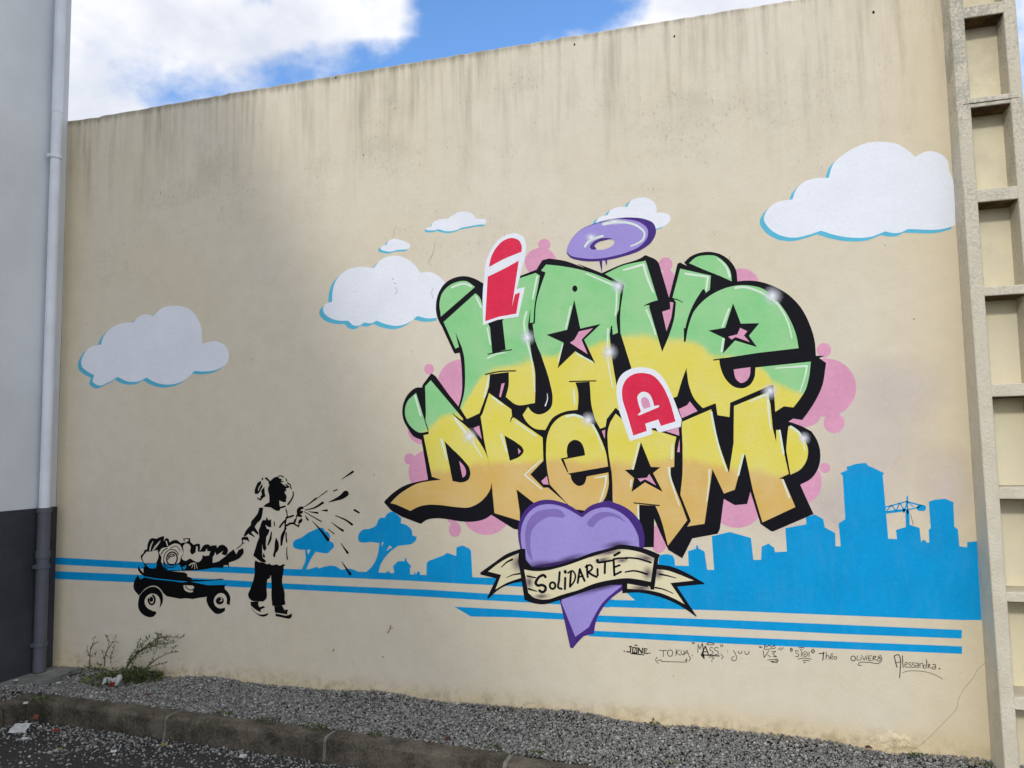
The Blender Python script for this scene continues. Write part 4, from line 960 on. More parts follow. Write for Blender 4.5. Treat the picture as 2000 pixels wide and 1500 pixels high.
WORD = [[("M 903,1112 880,1090 830,1105 785,1160 775,1195 800,1222 860,1218 898,1238 905,1265 880,1305 850,1308 825,1290", w+1)],
  [([p for p in ell(995,1225,36,42,0,24,0,359,'M')], w)], [("M 1088,1050 1080,1150 1078,1258 1112,1266", w)], [("M 1160,1125 1156,1270", w), ("M 1158,1040 1162,1052", 6)],
  [("M 1236,1045 1228,1140 1222,1240", w), ("M 1195,1062 1250,1032 1290,1085 1280,1160 1222,1240", w-1)], [("M 1322,1188 1335,1100 1350,1012", w), ("M 1350,1012 1380,1090 1412,1162", w), ("M 1330,1118 1390,1098", w-1)],
  [("M 1442,962 1446,1040 1452,1112", w), ("M 1425,982 1490,958 1512,990 1495,1025 1455,1050", w-0.5), ("M 1458,1050 1510,1085 1568,1112", w)], [("M 1580,1010 1582,1090", w), ("M 1578,895 1584,915", 6)],
  [("M 1595,925 1680,912 1765,898", w), ("M 1678,925 1674,1062", w)], [("M 1790,880 1794,990 1800,1090", w), ("M 1790,880 1880,868 1965,872", w-0.6), ("M 1798,985 1868,960", w-0.4), ("M 1800,1088 1884,1045", w-0.4), ("M 1800,832 1866,795", w+0.6)]]
for i, ls in enumerate(WORD): brush('letter', ls, P_BLACK, 17.0+0.03*i, rib)

# stencilled girl
girl = mural('stencilled_girl', 'black stencil of a small girl reaching out one hand and pulling a wagon', 'stencil figure', (525, 1208))
def ink(par, name, *polys):
    for s in polys: paint(name, [s], P_INK, 7.0, par)
ink(girl, 'head', "P 840,330 890,280~ 960,225~ 1020,210~ 1060,240! 1110,262 1090,290 1150,295 1130,312 1080,322 1120,350~ 1180,400 1250,410 1225,432 1185,440 1192,500 1160,492 1165,540 1185,560~ 1200,630 1180,655 1195,690 1170,705~ 1090,690~ 1055,670! 1060,760~ 1075,830 1070,860~ 1030,880~ 950,850~ 890,810! 740,795 780,755~ 860,710! 860,600~ 835,430~ 860,370")
ink(girl, 'ponytail', "P 700,293 640,320~ 600,400~ 575,470~ 575,545! 640,547 660,522 640,460~ 700,350!", "P 722,345 665,440~ 650,505! 672,520 690,470 730,400", "P 765,405 700,480 715,560 690,590 680,640 622,610 620,638 690,680 740,622 787,592 770,530", "P 715,235 745,235 732,280 712,275", "P 760,232 810,224 880,295 862,322")
brush('face_outline', [("P 1040,202 1080,192 1135,222", 2.4), ("P 1187,255 1198,290", 2.4), ("P 1215,330 1245,355", 2.6), ("P 1185,370 1240,410", 3), ("P 1265,360 1290,450", 2.2), ("P 1325,505 1325,580 1290,660 1225,750", 2.4, 3.4), ("P 1085,812 1165,790", 3.6)], P_INK, 7.0, girl)
ink(girl, 'arm', "P 660,820 700,810 742,822 720,960~ 690,1050~ 620,1120~ 575,1190! 650,1310 640,1348 545,1270 505,1300 580,1382 565,1392 450,1325 375,1390 360,1362 400,1270~ 500,1150! 500,1100~ 560,1020~ 630,930~", "Q 330,290 440,282 478,390 420,350 355,340 335,385 400,412 340,408 300,470 225,518 310,440 325,390 318,320")
brush('arm', [("P 1187,850 1205,930 1210,1000", 2.2), ("P 1205,1008 1270,990 1328,970", 3.6), ("P 1195,1010 1172,1100 1180,1235", 3.4), ("P 1065,1195 1110,1130 1160,1075", 3.6), ("P 1205,1162 1270,1122 1330,1120 1372,1050", 4), ("P 1392,990 1382,1040", 2)], P_INK, 7.1, girl)
ink(girl, 'hand', "P 1530,795 1450,798~ 1400,850~ 1400,940! 1375,985 1420,990 1492,1005 1500,968 1460,940 1512,925 1522,880 1490,872 1462,888 1480,855 1535,828", "P 1492,1018 1440,1060~ 1418,1110! 1440,1122 1482,1110~ 1508,1060~")
brush('hand', [("P 1352,1132 1395,1162 1430,1182", 3), ("P 1432,1182 1440,1120", 2.4)], P_INK, 7.1, girl)
ink(girl, 'dress', "P 745,1050 790,1065 805,990 845,1060 895,1040 900,1195 850,1195 780,1150 815,1230 865,1240 850,1310 800,1390 Q 790,440 805,510 770,565 735,520 722,420 720,600 728,690 790,750 785,790 690,770 545,650 580,540~ 620,400 665,290 650,160 690,60 P 690,1150 710,1090",
  "Q 740,595 770,640 782,695 730,680", "Q 895,170 870,280~ 818,450! 842,456 900,340~ 912,200!", "Q 990,295 970,380~ 960,520 930,660 970,692 990,600~ 1030,550~ 1025,360~", "Q 1150,140 1090,250~ 1075,462! 1112,450 1140,300~ 1172,200 1190,60 1160,60")
brush('dress_fold', [("Q 1190,210 1188,300 1200,385", 2.6), ("Q 1205,490 1200,620 1212,720", 1.4, 2.6), ("P 955,1095 960,1170", 2)], P_INK, 7.1, girl)
ink(girl, 'trousers', "Q 585,745 660,780 740,785 820,820 860,805 900,835 950,835 1000,820 1060,850 1130,820 1178,830 1140,860 R 1140,150 1120,250~ 1110,380~ 1140,500~ 1160,600~ 1160,700! 1175,803 1105,825 960,842 915,822 900,600~ 905,450 890,225! 870,290 820,320 805,480 795,700~ 740,750! 650,745 540,740 470,690~ 445,620~ 490,500 550,320 575,200 570,0")
ink(girl, 'shoe', "R 490,752 655,745 640,800 668,862 740,835 782,862 690,905 700,962 600,912 540,862 500,830", "R 488,790 500,850~ 560,930~ 650,990~ 720,1002~ 790,990 838,968 830,1010~ 770,1040~ 720,1042~ 600,980~ 510,880~")
ink(girl, 'shoe', "R 955,845 1110,825 1140,880 1160,922 1190,900 1230,915 1210,960 1210,1002 1150,990 970,965", "R 975,985 1050,995 1180,1025 1240,1010 1302,980 1295,1050~ 1250,1085~ 1180,1075 1040,1045 985,1035")

# spray of drops flung from the hand
DROPS = [("S 1065,265 1170,195 1290,115",.6,4.6,'topmost'),("S 918,490 982,462",2,2.4,''),("S 592,630 790,487",1.2,1.8,''),("S 345,800 470,715 572,635",1.2,3.6,''),("S 360,860 540,818 702,718",1.4,4.8,''),("S 820,705 960,655 1080,600 1152,540",1,12,''),
 ("S 682,870 785,870",1,4.2,''),("S 425,892 600,917",1,3.6,''),("S 345,895 510,990 675,1085",1.5,2.2,''),("S 360,965 412,1055",1,3.6,''),("S 500,1075 650,1240 805,1440",.8,6.4,''),("S 875,1100 990,1190 1098,1265",.8,4.4,''),("S 812,1235 922,1325",1.4,2,''),
 ("S 955,972 1180,1072 1275,1145",1.5,4.2,''),("S 1325,860 1410,912",4,3.4,''),("T 752,505 850,640",.8,4.6,''),("T 765,760 885,938",.8,5.4,'')]
fl = mural('stencilled_drops', 'fan of black stencilled drops bursting from the raised hand of the girl', 'stencil drops', (650, 1120))
for s, a, b, _ in DROPS: brush('drop', [(s, a, b)], P_INK, 7.2, fl)

# wagon of vegetables
wag = mural('stencilled_wagon', 'black stencil of a toy wagon heaped with vegetables, pulled by the girl', 'stencil wagon', (350, 1205))
paint('load', ["O 205,545 250,500 265,455 310,440 325,340~ 370,265~ 410,258~ 460,270! 520,240 592,222 580,310 610,265~ 650,262~ 675,330! 720,300~ 790,288~ 860,340! 900,330 945,335 905,305 900,262 1010,258 1015,320 1070,370 1110,350 1170,352 1175,420 1165,470 1190,440 1240,370~ 1320,365~ 1340,390! 1380,375 1440,375 1450,420 1490,375 1545,365~ 1590,390~ 1625,440~ 1620,500~ 1580,560! 1640,500 1720,440 1740,480 1762,522 1800,450 1870,420 1885,480~ 1830,570~ 1640,660! 1645,745 1620,700 1560,700 1545,745 1400,740 1200,775 960,790 700,800 560,790 300,780 250,660 215,600"], P_INK, 7.3, wag)
ck = [("O 235,580~ 300,480! 360,480 480,450 497,560~ 460,660! 260,655~",), ("O 345,472 360,390~ 400,310! 412,312 378,400~ 362,470!",), ("O 390,465 430,400~ 520,300! 532,302 480,385~ 412,460!",), ("O 610,300 630,300 655,390 635,380",),
  ("O 505,500 545,430~ 640,405! 700,370~ 770,345~ 840,365~ 880,440~ 900,505! 860,580~ 830,660~ 780,675! 690,675 560,675 540,640~ 545,570~",),
  ("O 895,390 930,350~ 980,350~ 1020,400~ 1010,480~ 1040,530! 1100,490 1110,390 1135,395 1135,480 1220,480~ 1340,470! 1320,540 1250,550 1215,530 1200,600~ 1140,650~ 1060,620! 1010,590~ 940,628~ 875,590~ 900,520~",),
  ("O 1380,570 1410,520 1420,480 1440,540 1550,465 1520,520 1600,545 1470,640 1380,660",), ("O 1280,425 1295,480 1250,500",), ("O 925,275 985,275 985,300 940,330 918,300",)]
for i, (s,) in enumerate(ck): paint('bare_patch', [s], M_WALL, 7.6+0.05*i, wag)
paint('blue_patch', ["O 290,662 470,668 455,745 370,750~ 310,715~"], P_BLUE, 7.6, wag)
paint('blue_patch', ["O 545,680 840,690 870,745 960,690 940,785 640,782 590,740"], P_BLUE, 7.6, wag)
brush('cabbage_line', [([p for p in ell(705,590,122,150,8,30,40,330,'O')], 1.8), ([p for p in ell(715,592,85,108,8,28,60,400,'O')], 2.8), ("O 650,600 690,560 740,550 760,540 700,520 660,560", 2.2), ("O 690,420 790,390 850,470", 1.4), ("O 540,520 590,450 640,425", 2.0), ("O 580,640 590,710 640,770", 2.0), ("O 880,745 900,780 940,770 960,700", 2.6)], P_INK, 7.9, wag)
brush('leaf_vein', [("O 1000,700 1040,670 1100,668", 2), ("O 1060,680 1040,740", 1), ("O 1085,675 1085,760", 1), ("O 1110,690 1125,750", 1)], M_WALL, 7.9, wag)
paint('tray', ["O 170,710 160,760~ 190,820~ 270,882! 450,912 800,950 1000,968 1200,962~ 1400,945~ 1562,930! 1540,915 1250,940~ 1040,932! 1035,905 960,880 968,845 915,815 700,800 450,770 250,720 250,830 205,770"], P_INK, 7.4, wag)
paint('body', ["O 155,855 200,932 270,897 430,927 750,962 880,978~ 1000,965! 1140,992 1300,1025 1565,1020 1605,975 1575,1030 1575,1100 1450,1150 1275,1215 1170,1228 1050,1250 940,1237 850,1247 630,1205 570,1150 530,1090~ 450,1035~ 360,1040~ 270,1090! 175,1195 90,1070~ 95,990~",
   "O 900,1030 928,1020 935,1060~ 985,1100~ 1070,1112! 1040,1140~ 980,1135~ 915,1095~", "O 940,1025 1055,1030 1078,1060~ 1050,1090~ 1000,1090~ 955,1060~"], P_INK, 7.5, wag)
paint('wheel', ["O 270,1105 350,1058~ 440,1052~ 525,1110~ 566,1200~ 560,1310~ 512,1400! 525,1280~ 480,1190~ 380,1160~ 300,1210~ 268,1300~ 300,1380~ 400,1445! W 800,805 820,845 740,930~ 650,942~ 540,910~ 410,790~ 375,690~ 400,420! 480,330"], P_INK, 7.6, wag)
brush('hub', [([p for p in ell(385,1262,52,76,0,26,-70,190,'O')], 3.6), ("O 380,1240 380,1268", 7.0)], P_INK, 7.6, wag)
paint('wheel', ["O 1290,1200 1450,1130 1570,1085 1625,1135~ 1662,1210~ 1655,1345! 1640,1347 1605,1325 1605,1230~ 1560,1165~ 1500,1152~ 1430,1195~ 1395,1280~ 1420,1360~ 1490,1402~ 1575,1390! 1580,1425~ 1520,1480~ 1440,1492~ 1360,1430~ 1290,1320~ 1275,1250~"], P_INK, 7.6, wag)
paint('hub', [ell(1495,1278,66,60,-20,tile='O')], P_INK, 7.6, wag)
brush('hub_light', [("O 1515,1235 1530,1270 1500,1285", 1.8)], M_WALL, 8.0, wag)
brush('handle', [("O 1770,430 1840,372 1872,340", 1.6)], P_INK, 7.6, wag)

# signatures
def sign(label, lines, px, w=1.3):
    t = mural('signature', label, 'signature', px, 'signatures under the stripes')
    brush('marker_line', [(l if isinstance(l, tuple) else (l, w)) for l in lines], P_MARK, 5.0, t)
def E_l(cx, cy, rx, ry, w, tile, a0=0, a1=359, n=16): return ([p for p in ell(cx, cy, rx, ry, 0, n, a0, a1, tile)], w)
sign('bold block capital signature JONE with a dash above and a bar below', [("SA 118,258 124,262",2.2),("SA 150,268 192,272",2.4),("SA 195,272 200,202",2.4),("SA 180,205 212,207",2),("SA 225,218 222,280",2.2),("SA 222,278 270,285",2.2),("SA 272,285 276,222",2.2),("SA 225,217 276,222",2.2),("SA 240,280 262,225",1.4),("SA 290,282 296,222",2.4),("SA 296,222 335,285",2.4),("SA 337,285 342,225",2.4),("SA 365,230 360,285",2.2),("SA 362,230 400,236",2.2),("SA 362,258 392,260",2),("SA 360,285 412,290",2.2),("SA 428,282 434,286",2.2),("SA 250,188 278,190",2.2),("SA 202,290 330,302",2.2),("SA 345,304 356,308",2.2)], (1245, 1280))
sign('thin capital signature TOKUA over a drawn bracket', ["SA 545,250 640,255","SA 595,255 598,330",E_l(680,285,32,40,1.4,'SA'),"SA 755,240 750,315","SA 790,245 755,280","SA 755,280 805,312","SA 815,250 820,300 840,302 850,255","SA 850,305 885,250","SA 885,250 910,310","SA 862,285 900,285","SA 950,312 956,320","SA 520,335 503,368 535,410","SA 525,375 570,368","SA 570,368 580,388","SA 580,388 880,395","SA 880,395 888,375","SA 888,375 865,375","SA 865,375 885,350","SA 910,320 930,345","SA 930,345 910,385"], (1318, 1294))
sign('angular signature MASS in quotation marks with a small halo and question mark', [("SA 948,155 960,172",1.6),("SA 965,152 977,170",1.6),"SA 1018,278 1022,180","SA 1020,180 1045,235","SA 1045,235 1072,165",("SA 1072,165 1085,260 1080,320",1.8),("SA 1060,310 1110,200",2.2),("SA 1110,200 1150,305",2.2),("SA 1090,270 1140,268",1.8),E_l(1172,172,44,13,1.4,'SA'),"SA 1205,225 1175,215 1165,245 1200,265 1205,290 1165,302","SA 1268,225 1235,215 1222,245 1262,265 1268,295 1225,302",("SA 1060,305 1280,320",2.2),("SA 1060,310 1095,350",2),("SA 1095,350 1090,300",2),"SA 1300,300 1330,330","SA 1330,330 1305,358","SA 1150,335 1200,330","SA 1200,330 1215,348 1190,365 1190,372",("SA 1188,388 1192,390",1.8),("SA 1300,180 1298,205",1.6),("SA 1322,185 1318,205",1.6)], (1390, 1294))
sign('thin lower case signature juu with a looped tail', ["SA 1452,252 1480,300 1495,345 1470,378 1435,372 1432,345 1460,325","SA 1512,258 1520,285 1545,288 1560,258","SA 1592,262 1602,298 1628,300 1645,265"], (1448, 1292))
sign('crowned scribbled signature in quotation marks', ["SB 112,118 130,125","SB 120,112 142,122","SB 165,135 168,98","SB 168,98 185,120","SB 185,120 210,100","SB 210,100 235,122","SB 235,122 262,98","SB 262,98 270,125","SB 170,142 268,132","SB 152,150 162,222","SB 162,222 210,152","SB 198,195 225,215","SB 235,165 275,160","SB 275,162 245,185","SB 245,185 285,215","SB 285,215 250,210","SB 195,245 298,235",("SB 228,255 245,268 262,262 240,258",1.6),("SB 262,262 285,270 296,250 275,248",1.8),"SB 300,145 322,125","SB 322,150 350,125"], (1502, 1294))
sign('round signature SIOL between two little lozenges with arcs above and below', ["SB 428,128 440,145 428,162 416,145 428,128",E_l(428,152,8,12,1,'SB'),"SB 498,160 470,152 478,180 500,190 495,212 468,210","SB 528,165 525,210",E_l(525,145,9,8,1,'SB'),"SB 498,128 525,122 555,128",E_l(562,188,24,24,1.2,'SB'),"SB 553,185 560,198 570,185","SB 600,165 602,212","SB 638,140 655,158 640,180 622,162 638,140",E_l(640,168,9,12,1,'SB'),"SB 492,238 550,226 622,238","SB 540,252 575,248 605,255",("SB 548,270 565,268",1.6)], (1575, 1294))
sign('signature Théo with a flat accent', [("SB 700,182 748,178",1.8),("SB 745,168 735,245",1.9),"SB 770,168 766,238","SB 766,215 785,200 795,212 795,238",("SB 808,188 835,184",1.4),"SB 810,222 832,215 825,200 808,212 812,235 838,235",E_l(858,225,14,14,1.3,'SB')], (1615, 1290))
sign('underlined signature OLIVIER with a looping flourish', [E_l(1032,230,22,24,1.6,'SB'),"SB 1075,205 1070,245 1095,246","SB 1110,215 1108,246",("SB 1112,200 1114,203",1.5),"SB 1125,212 1138,246 1155,210","SB 1165,215 1163,246",("SB 1167,200 1169,203",1.5),"SB 1210,205 1185,207 1180,228 1205,226","SB 1180,228 1182,248 1210,248",("SB 1228,208 1225,250",1.5),"SB 1228,208 1258,212 1228,228","SB 1230,228 1262,250","SB 1305,200 1275,215 1300,240 1278,258 1270,235 1308,215","SB 1308,215 1308,255 1290,272 1180,268 1085,280 1078,292 1112,298"], (1692, 1300))
sign('tall signature Alessandra with a long underline', [("SB 1432,208 1460,318",1.7),("SB 1432,205 1475,195 1492,230 1492,320 1486,418",1.8),"SB 1445,275 1492,262",("SB 1512,205 1520,318",1.6),"SB 1540,292 1562,280 1550,265 1535,290 1545,315 1565,312","SB 1598,272 1575,275 1578,290 1598,298 1595,315 1572,315","SB 1630,272 1608,275 1610,290 1632,298 1628,318 1605,315","SB 1640,280 1665,275 1668,318","SB 1668,295 1642,300 1645,318 1668,312","SB 1685,318 1682,278","SB 1682,290 1705,275 1715,320","SB 1748,240 1745,325","SB 1745,295 1720,300 1722,325 1745,320","SB 1765,325 1762,285","SB 1762,285 1785,290 1765,305","SB 1768,305 1795,328","SB 1808,292 1832,288 1835,330","SB 1832,310 1805,318 1812,335 1838,328",("SB 1872,328 1876,332",2.4),("SB 1515,368 1560,355 1660,352 1770,368 1850,400 1905,432",1.0)], (1790, 1322))

# ------------------------------------------------------------------ weeds and litter
M_STEM = plain_mat('weed_stem', (84, 88, 52), 0.7, 0.2, 20)
def leaf_mat(name, a, b_):
    m, nt, N, L, b = newmat(name); at = N.new('ShaderNodeAttribute'); at.attribute_name = 'tone'
    col = mixc(N, L, at.outputs['Fac'], lin(a), lin(b_)); L.new(col, b.inputs['Base Color']); b.inputs['Roughness'].default_value = 0.6
    return m
M_LEAF = leaf_mat('weed_leaf', (40, 54, 26), (104, 116, 64))
M_DRY = leaf_mat('dry_leaf', (58, 48, 34), (122, 112, 74))
def leaf_vf(p, d, ln, wd):
    d = Vector(d).normalized(); s = d.cross(Vector((random.uniform(-1, 1), random.uniform(-1, 1), random.uniform(-1, 1)))).normalized()
    u = s.cross(d); p = Vector(p)
    v = [p, p+d*ln*0.4+s*wd+u*wd*0.5, p+d*ln-u*wd*0.4, p+d*ln*0.4-s*wd+u*wd*0.5, p+d*ln*0.45]
    return [tuple(q) for q in v], [(0, 4, 1), (1, 4, 2), (0, 3, 4), (4, 3, 2)]
def weed(label, y0, stems, lm, nleaf, size, group='weeds at the foot of the wall'):
    first = parse(stems[0][0])[0]; b0 = on_wall(first[:2], y0)
    t = thing('weed', label, 'weed', (b0[0], b0[1], zg(b0[0])), group)
    leaves = []; tones = []
    for s, r in stems:
        pts = curve(parse(s, True), closed=False, step=4.0); n = len(pts)
        y1 = y0+random.uniform(-0.05, 0.03)
        path = [on_wall(p, y0+(y1-y0)*i/max(1, n-1)) for i, p in enumerate(pts)]
        path[0] = path[0]-np.array([0, 0, 0.01])
        v, f = tube_vf(path, [1.9*r*(1-0.7*i/max(1, n-1)) for i in range(n)], 5); meshobj('stem', v, f, M_STEM, t)
        for k in range(int(1.5*nleaf*n/14)):
            i = random.randrange(int(n*0.2), n) if n > 8 else random.randrange(n); d = (random.uniform(-1, 1), random.uniform(-0.8, 0.5), random.uniform(-0.4, 1.0))
            lv = leaf_vf(path[i], d, size*random.uniform(0.9, 1.9), size*random.uniform(0.16, 0.30)); leaves.append(lv); tones += [random.random()]*5
    V, F = join_vf(leaves); meshobj('foliage', V, F, lm, t, attrs={'tone': tones})
weed('spindly dry weed standing next to the concrete pad', -0.06, [("wd 425,600 430,470 440,370 480,270 480,205", .0022), ("wd 432,470 405,440 388,300", .0014), ("wd 445,350 500,290 530,260", .0014), ("wd 440,460 500,430 520,428", .0012)], M_DRY, 9, 0.016)
weed('thin dry weed with two dark leaves, second from the concrete pad', -0.07, [("wd 650,610 655,480 690,360 715,250 690,180", .0022), ("wd 665,440 720,350 790,260 855,270", .0014), ("wd 740,560 755,430 800,320 810,190", .0014), ("wd 650,500 620,440 605,380", .0013)], M_DRY, 11, 0.017)
weed('tall green weed leaning away from the downpipe', -0.09, [("wd 975,640 1050,520 1180,400 1350,270 1480,200 1640,185 1820,190", .0034), ("wd 980,640 1080,500 1240,370 1430,300 1620,280 1700,270", .0028), ("wd 985,640 1060,460 1140,340 1180,230", .0018), ("wd 1010,600 1150,470 1300,400 1390,385", .0018), ("wd 1400,260 1440,190 1450,130", .0014), ("wd 1440,220 1500,160 1515,125", .0014), ("wd 1200,380 1260,250 1330,200", .0014), ("wd 1120,450 1210,290 1280,210", .0014), ("wd 1330,285 1420,280 1540,230 1680,240", .0014), ("wd 1250,370 1380,330 1480,340 1560,320", .0014), ("wd 1000,610 1040,480 1070,410", .0014)], M_LEAF, 15, 0.020)
weed('low straggling weed spreading along the foot of the wall', -0.12, [("wd 1270,650 1400,540 1560,450 1660,410 1750,400", .0024), ("wd 1300,640 1380,490 1420,395", .0014), ("wd 1650,410 1700,340 1770,310", .0013), ("wd 1280,660 1420,610 1590,560", .0018), ("wd 1050,660 1080,560 1130,500", .0018)], M_LEAF, 12, 0.017)
def clump(label, px, rx, ry, h, n, size, lm=M_LEAF, group='low green clumps'):
    c = on_ground(px); leaves, tones = [], []
    for _ in range(n):
        a, r = random.uniform(0, 6.283), math.sqrt(random.random())
        p = (c[0]+rx*r*math.cos(a), c[1]+ry*r*math.sin(a), zg(c[0])+h*random.random()*(1-r*0.7))
        lv = leaf_vf(p, (math.cos(a)*r+random.uniform(-.5, .5), math.sin(a)*r+random.uniform(-.6, .3), random.uniform(-0.2, 1)), size*random.uniform(.6, 1.4), size*random.uniform(.2, .36)); leaves.append(lv); tones += [random.random()**1.5]*5
    V, F = join_vf(leaves)
    t = thing('low_plant', label, 'plant', (c[0], c[1], zg(c[0])), group); meshobj('foliage', V, F, lm, t, attrs={'tone': tones})
    v, f = tube_vf([(c[0], c[1], zg(c[0])-0.01), (c[0], c[1], zg(c[0])+h*0.5)], [0.003, 0.001], 5); meshobj('stem', v, f, M_STEM, t)
clump('dense dark green plant sprawling over the gravel round the crumpled wrapper', (225, 1330), 0.23, 0.17, 0.05, 330, 0.030)
clump('dark bushy plant under the tall leaning weed', (268, 1326), 0.18, 0.11, 0.09, 420, 0.032)
clump('low green plant between the dry weeds and the gravel', (205, 1312), 0.20, 0.06, 0.06, 160, 0.026)
for lab, px, r, n in (('tuft of moss behind the second kerb joint from the corner', (615,1422), .07, 110), ('small weed on the gravel against the kerb, beyond the second joint', (732,1436), .04, 70), ('flat tuft of grass between gravel and kerb left of the second joint', (520,1408), .06, 60), ('small bright green weed at the kerb edge below the lowest stripe', (1046,1474), .05, 90), ('yellowish sprig on the gravel under the wall crack', (1790,1478), .035, 60), ('small tuft at the foot of the concrete post', (1925,1497), .045, 60), ('thin tuft of grass at the kerb corner', (85,1368), .08, 90), ('tiny weed at the foot of the wall below the signatures', (1278,1414), .02, 30), ('mossy tuft at the kerb near the drinking straw', (965,1462), .05, 50), ('mossy tuft behind the first kerb stone joint', (440,1395), .05, 50)):
    clump(lab, px, r, r*0.5, 0.022, n, 0.016)
M_PAPER = plain_mat('white_litter', (172, 173, 172), 0.6, 0.12, 30)
M_REDLIT = plain_mat('red_litter', (112, 34, 36), 0.5, 0.1, 30)
M_ORANGE = plain_mat('rust_leaf', (108, 60, 40), 0.7, 0.2, 30)
M_BROWN = plain_mat('brown_leaf', (74, 44, 32), 0.8, 0.2, 30)
M_YELL = plain_mat('yellow_leaf', (118, 110, 72), 0.7, 0.2, 30)
def scrap_vf(c, sx, sy, h, n=5, tilt=0.0, rot=0.0, seed=1):
    rr = random.Random(seed); V = []; F = []
    for j in range(n+1):
        for i in range(n+1):
            u, v = i/n*2-1, j/n*2-1
            e = 1-0.25*rr.random() if (abs(u) == 1 or abs(v) == 1) else 1
            x, y, z = u*sx*e, v*sy*e, h*rr.random()*(1.2-max(abs(u), abs(v)))
            y, z = y*math.cos(tilt)-z*math.sin(tilt), y*math.sin(tilt)+z*math.cos(tilt)
            x, y = x*math.cos(rot)-y*math.sin(rot), x*math.sin(rot)+y*math.cos(rot)
            V.append((c[0]+x, c[1]+y, c[2]+z))
    zmin = min(v[2] for v in V); V = [(a, b, z-zmin+c[2]) for a, b, z in V]
    for j in range(n):
        for i in range(n):
            a = j*(n+1)+i; F.append((a, a+1, a+n+2, a+n+1))
    return V, F
def scrap(name, label, cat, px, sx, sy, h, mat, dz=0.004, tilt=0.0, rot=0.0, group=None, seed=1):
    c = on_ground(px, dz); v, f = scrap_vf(c, sx, sy, h, 5, tilt, rot, seed)
    o = meshobj(name, v, f, mat); sd = o.modifiers.new('thickness', 'SOLIDIFY'); sd.thickness = 0.0015
    return tag(o, label, cat, group)
wr = thing('crumpled_wrapper', 'crumpled white and red food wrapper lying among the weeds', 'wrapper', on_ground((225, 1338), 0.004))
v, f = scrap_vf(on_ground((214, 1334), 0.008), 0.05, 0.03, 0.035, 6, 0.5, 0.5, 3); meshobj('crushed_sheet', v, f, M_PAPER, wr)
c = np.array(on_ground((228, 1340), 0.006)); v, f = tube_vf([c+np.array(q) for q in ((-0.012,0,0.004),(0.0,0.005,0.03),(0.014,0.012,0.062),(0.018,0.016,0.075))], [0.014, 0.02, 0.019, 0.008], 10); meshobj('white_roll', v, f, M_PAPER, wr, smooth=True)
v, f = scrap_vf(on_ground((219, 1341), 0.012), 0.022, 0.02, 0.03, 4, 0.9, 0.2, 5); meshobj('red_lining', v, f, M_REDLIT, wr)
scrap('paper_scrap', 'torn crumpled white paper scrap lying below the kerb corner', 'litter', (38,1428), .065, .04, .035, M_PAPER, PARK+.006, .5, .25, seed=9)
scrap('paper_scrap', 'small white paper chip on the gravel beside the concrete pad', 'litter', (114,1334), .018, .012, .006, M_PAPER, .008, .2, .3, seed=2)
scrap('paper_scrap', 'white paper chip on the edge of the concrete pad', 'litter', (32,1329), .02, .012, .006, M_PAPER, .018, .2, 0, seed=4)
scrap('paper_scrap', 'white scrap resting on top of the kerb corner', 'litter', (50,1374), .016, .012, .01, M_PAPER, .002, .4, .5, seed=6)
scrap('paper_scrap', 'flat white scrap on the gravel under the painted girl, against the wall', 'litter', (707,1349), .03, .008, .006, M_PAPER, .01, .2, .1, seed=7)
scrap('paper_scrap', 'pale strip of litter in the corner behind the concrete pad', 'litter', (138,1298), .035, .02, .014, M_PAPER, .018, .3, .2, seed=8)
scrap('paper_scrap', 'small flattened white scrap on the asphalt left of the second kerb stone', 'litter', (48,1443), .028, .014, .008, M_PAPER, PARK+.006, .2, .1, seed=12)
scrap('paper_scrap', 'white scrap on the asphalt below the second kerb stone', 'litter', (474,1478), .022, .016, .012, M_PAPER, PARK+.006, .3, .4, seed=13)
scrap('paper_scrap', 'pale scrap among the stray gravel below the first kerb stone', 'litter', (222,1468), .02, .012, .01, M_PAPER, PARK+.008, .3, .4, seed=14)
scrap('dead_leaf', 'rust orange leaf leaning against the kerb face near the corner', 'leaf', (70,1404), .02, .016, .015, M_ORANGE, PARK+.05, .9, .2, 'dead leaves', 21)
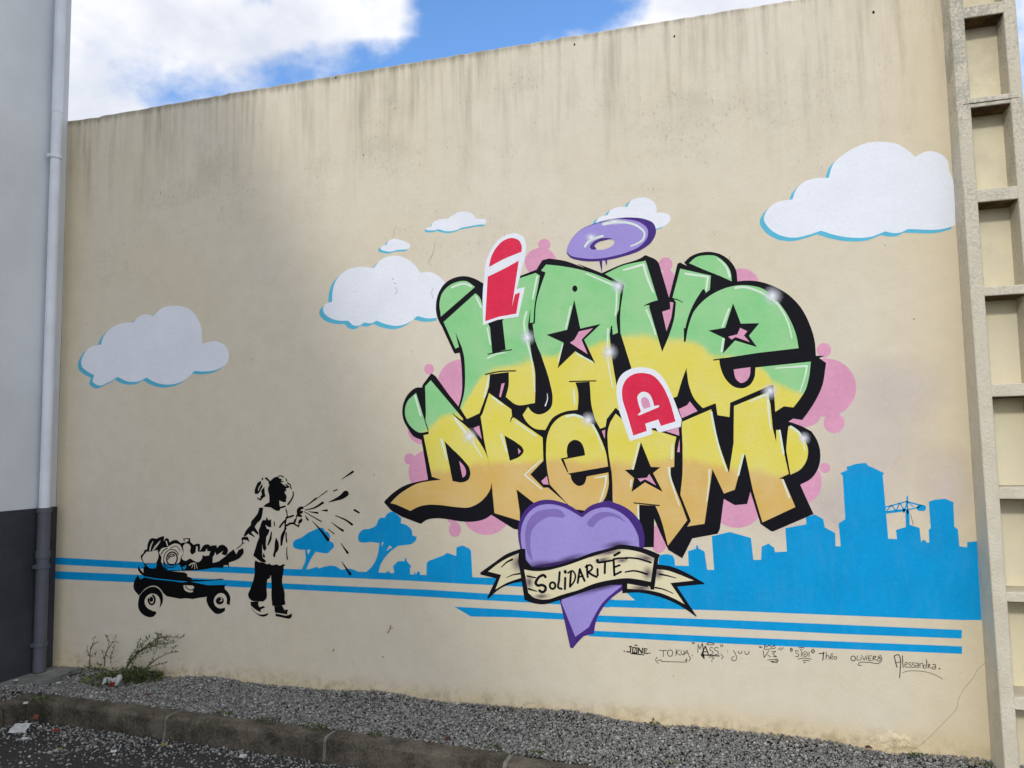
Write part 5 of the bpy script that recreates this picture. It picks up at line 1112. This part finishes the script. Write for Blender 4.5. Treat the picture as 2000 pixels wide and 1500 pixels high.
scrap('dead_leaf', 'red scrap of leaf on the asphalt under the first kerb stone', 'leaf', (110,1428), .022, .014, .014, M_REDLIT, PARK+.006, .4, .4, 'dead leaves', 22)
scrap('dead_leaf', 'dark red leaf in the corner behind the downpipe', 'leaf', (108,1293), .03, .02, .02, M_REDLIT, .016, .8, .1, 'dead leaves', 23)
scrap('dead_leaf', 'brown curled leaf at the foot of the wall under the signatures', 'leaf', (1578,1453), .018, .012, .012, M_BROWN, .006, .4, .2, 'dead leaves', 24)
scrap('dead_leaf', 'dark leaf beside the lump of broken render', 'leaf', (1697,1460), .02, .012, .014, M_BROWN, .006, .4, .1, 'dead leaves', 25)
scrap('dead_leaf', 'dark curled leaf on the gravel near the drinking straw', 'leaf', (874,1444), .016, .013, .012, M_BROWN, .005, .6, .8, 'dead leaves', 26)
scrap('dead_leaf', 'black flat leaf on the gravel below the tall leaning weed', 'leaf', (287,1356), .03, .012, .006, M_BROWN, .006, .1, .1, 'dead leaves', 27)
scrap('dead_leaf', 'yellowed leaf on the asphalt against the kerb near the first joint', 'leaf', (320,1455), .022, .014, .01, M_YELL, PARK+.006, .3, .2, 'dead leaves', 28)
scrap('dead_leaf', 'pale yellow leaf on the asphalt below the kerb corner', 'leaf', (115,1463), .022, .012, .006, M_YELL, PARK+.006, .2, .3, 'dead leaves', 29)
scrap('dead_leaf', 'brown leaf at the foot of the wall right of the weeds', 'leaf', (374,1316), .02, .012, .012, M_BROWN, .006, .5, .1, 'dead leaves', 30)
def rod(name, label, cat, p, q, r, mat, dz):
    a, b = on_ground(p, dz), on_ground(q, dz); v, f = tube_vf([a, (a+b)/2+np.array([0, 0, .002]), b], [r]*3, 8)
    tag(meshobj(name, v, f, mat, smooth=True), label, cat)
rod('drinking_straw', 'thin white drinking straw lying on the gravel by the kerb', 'straw', (948,1439), (965,1422), .003, M_PAPER, .008)
rod('twig', 'pale curved twig on the gravel below the signature of capitals', 'twig', (1298,1486), (1322,1489), .002, M_YELL, .006)
rod('paper_stick', 'white lolly stick on the asphalt below the first kerb joint', 'stick', (232,1466), (236,1455), .0035, M_PAPER, PARK+.006)
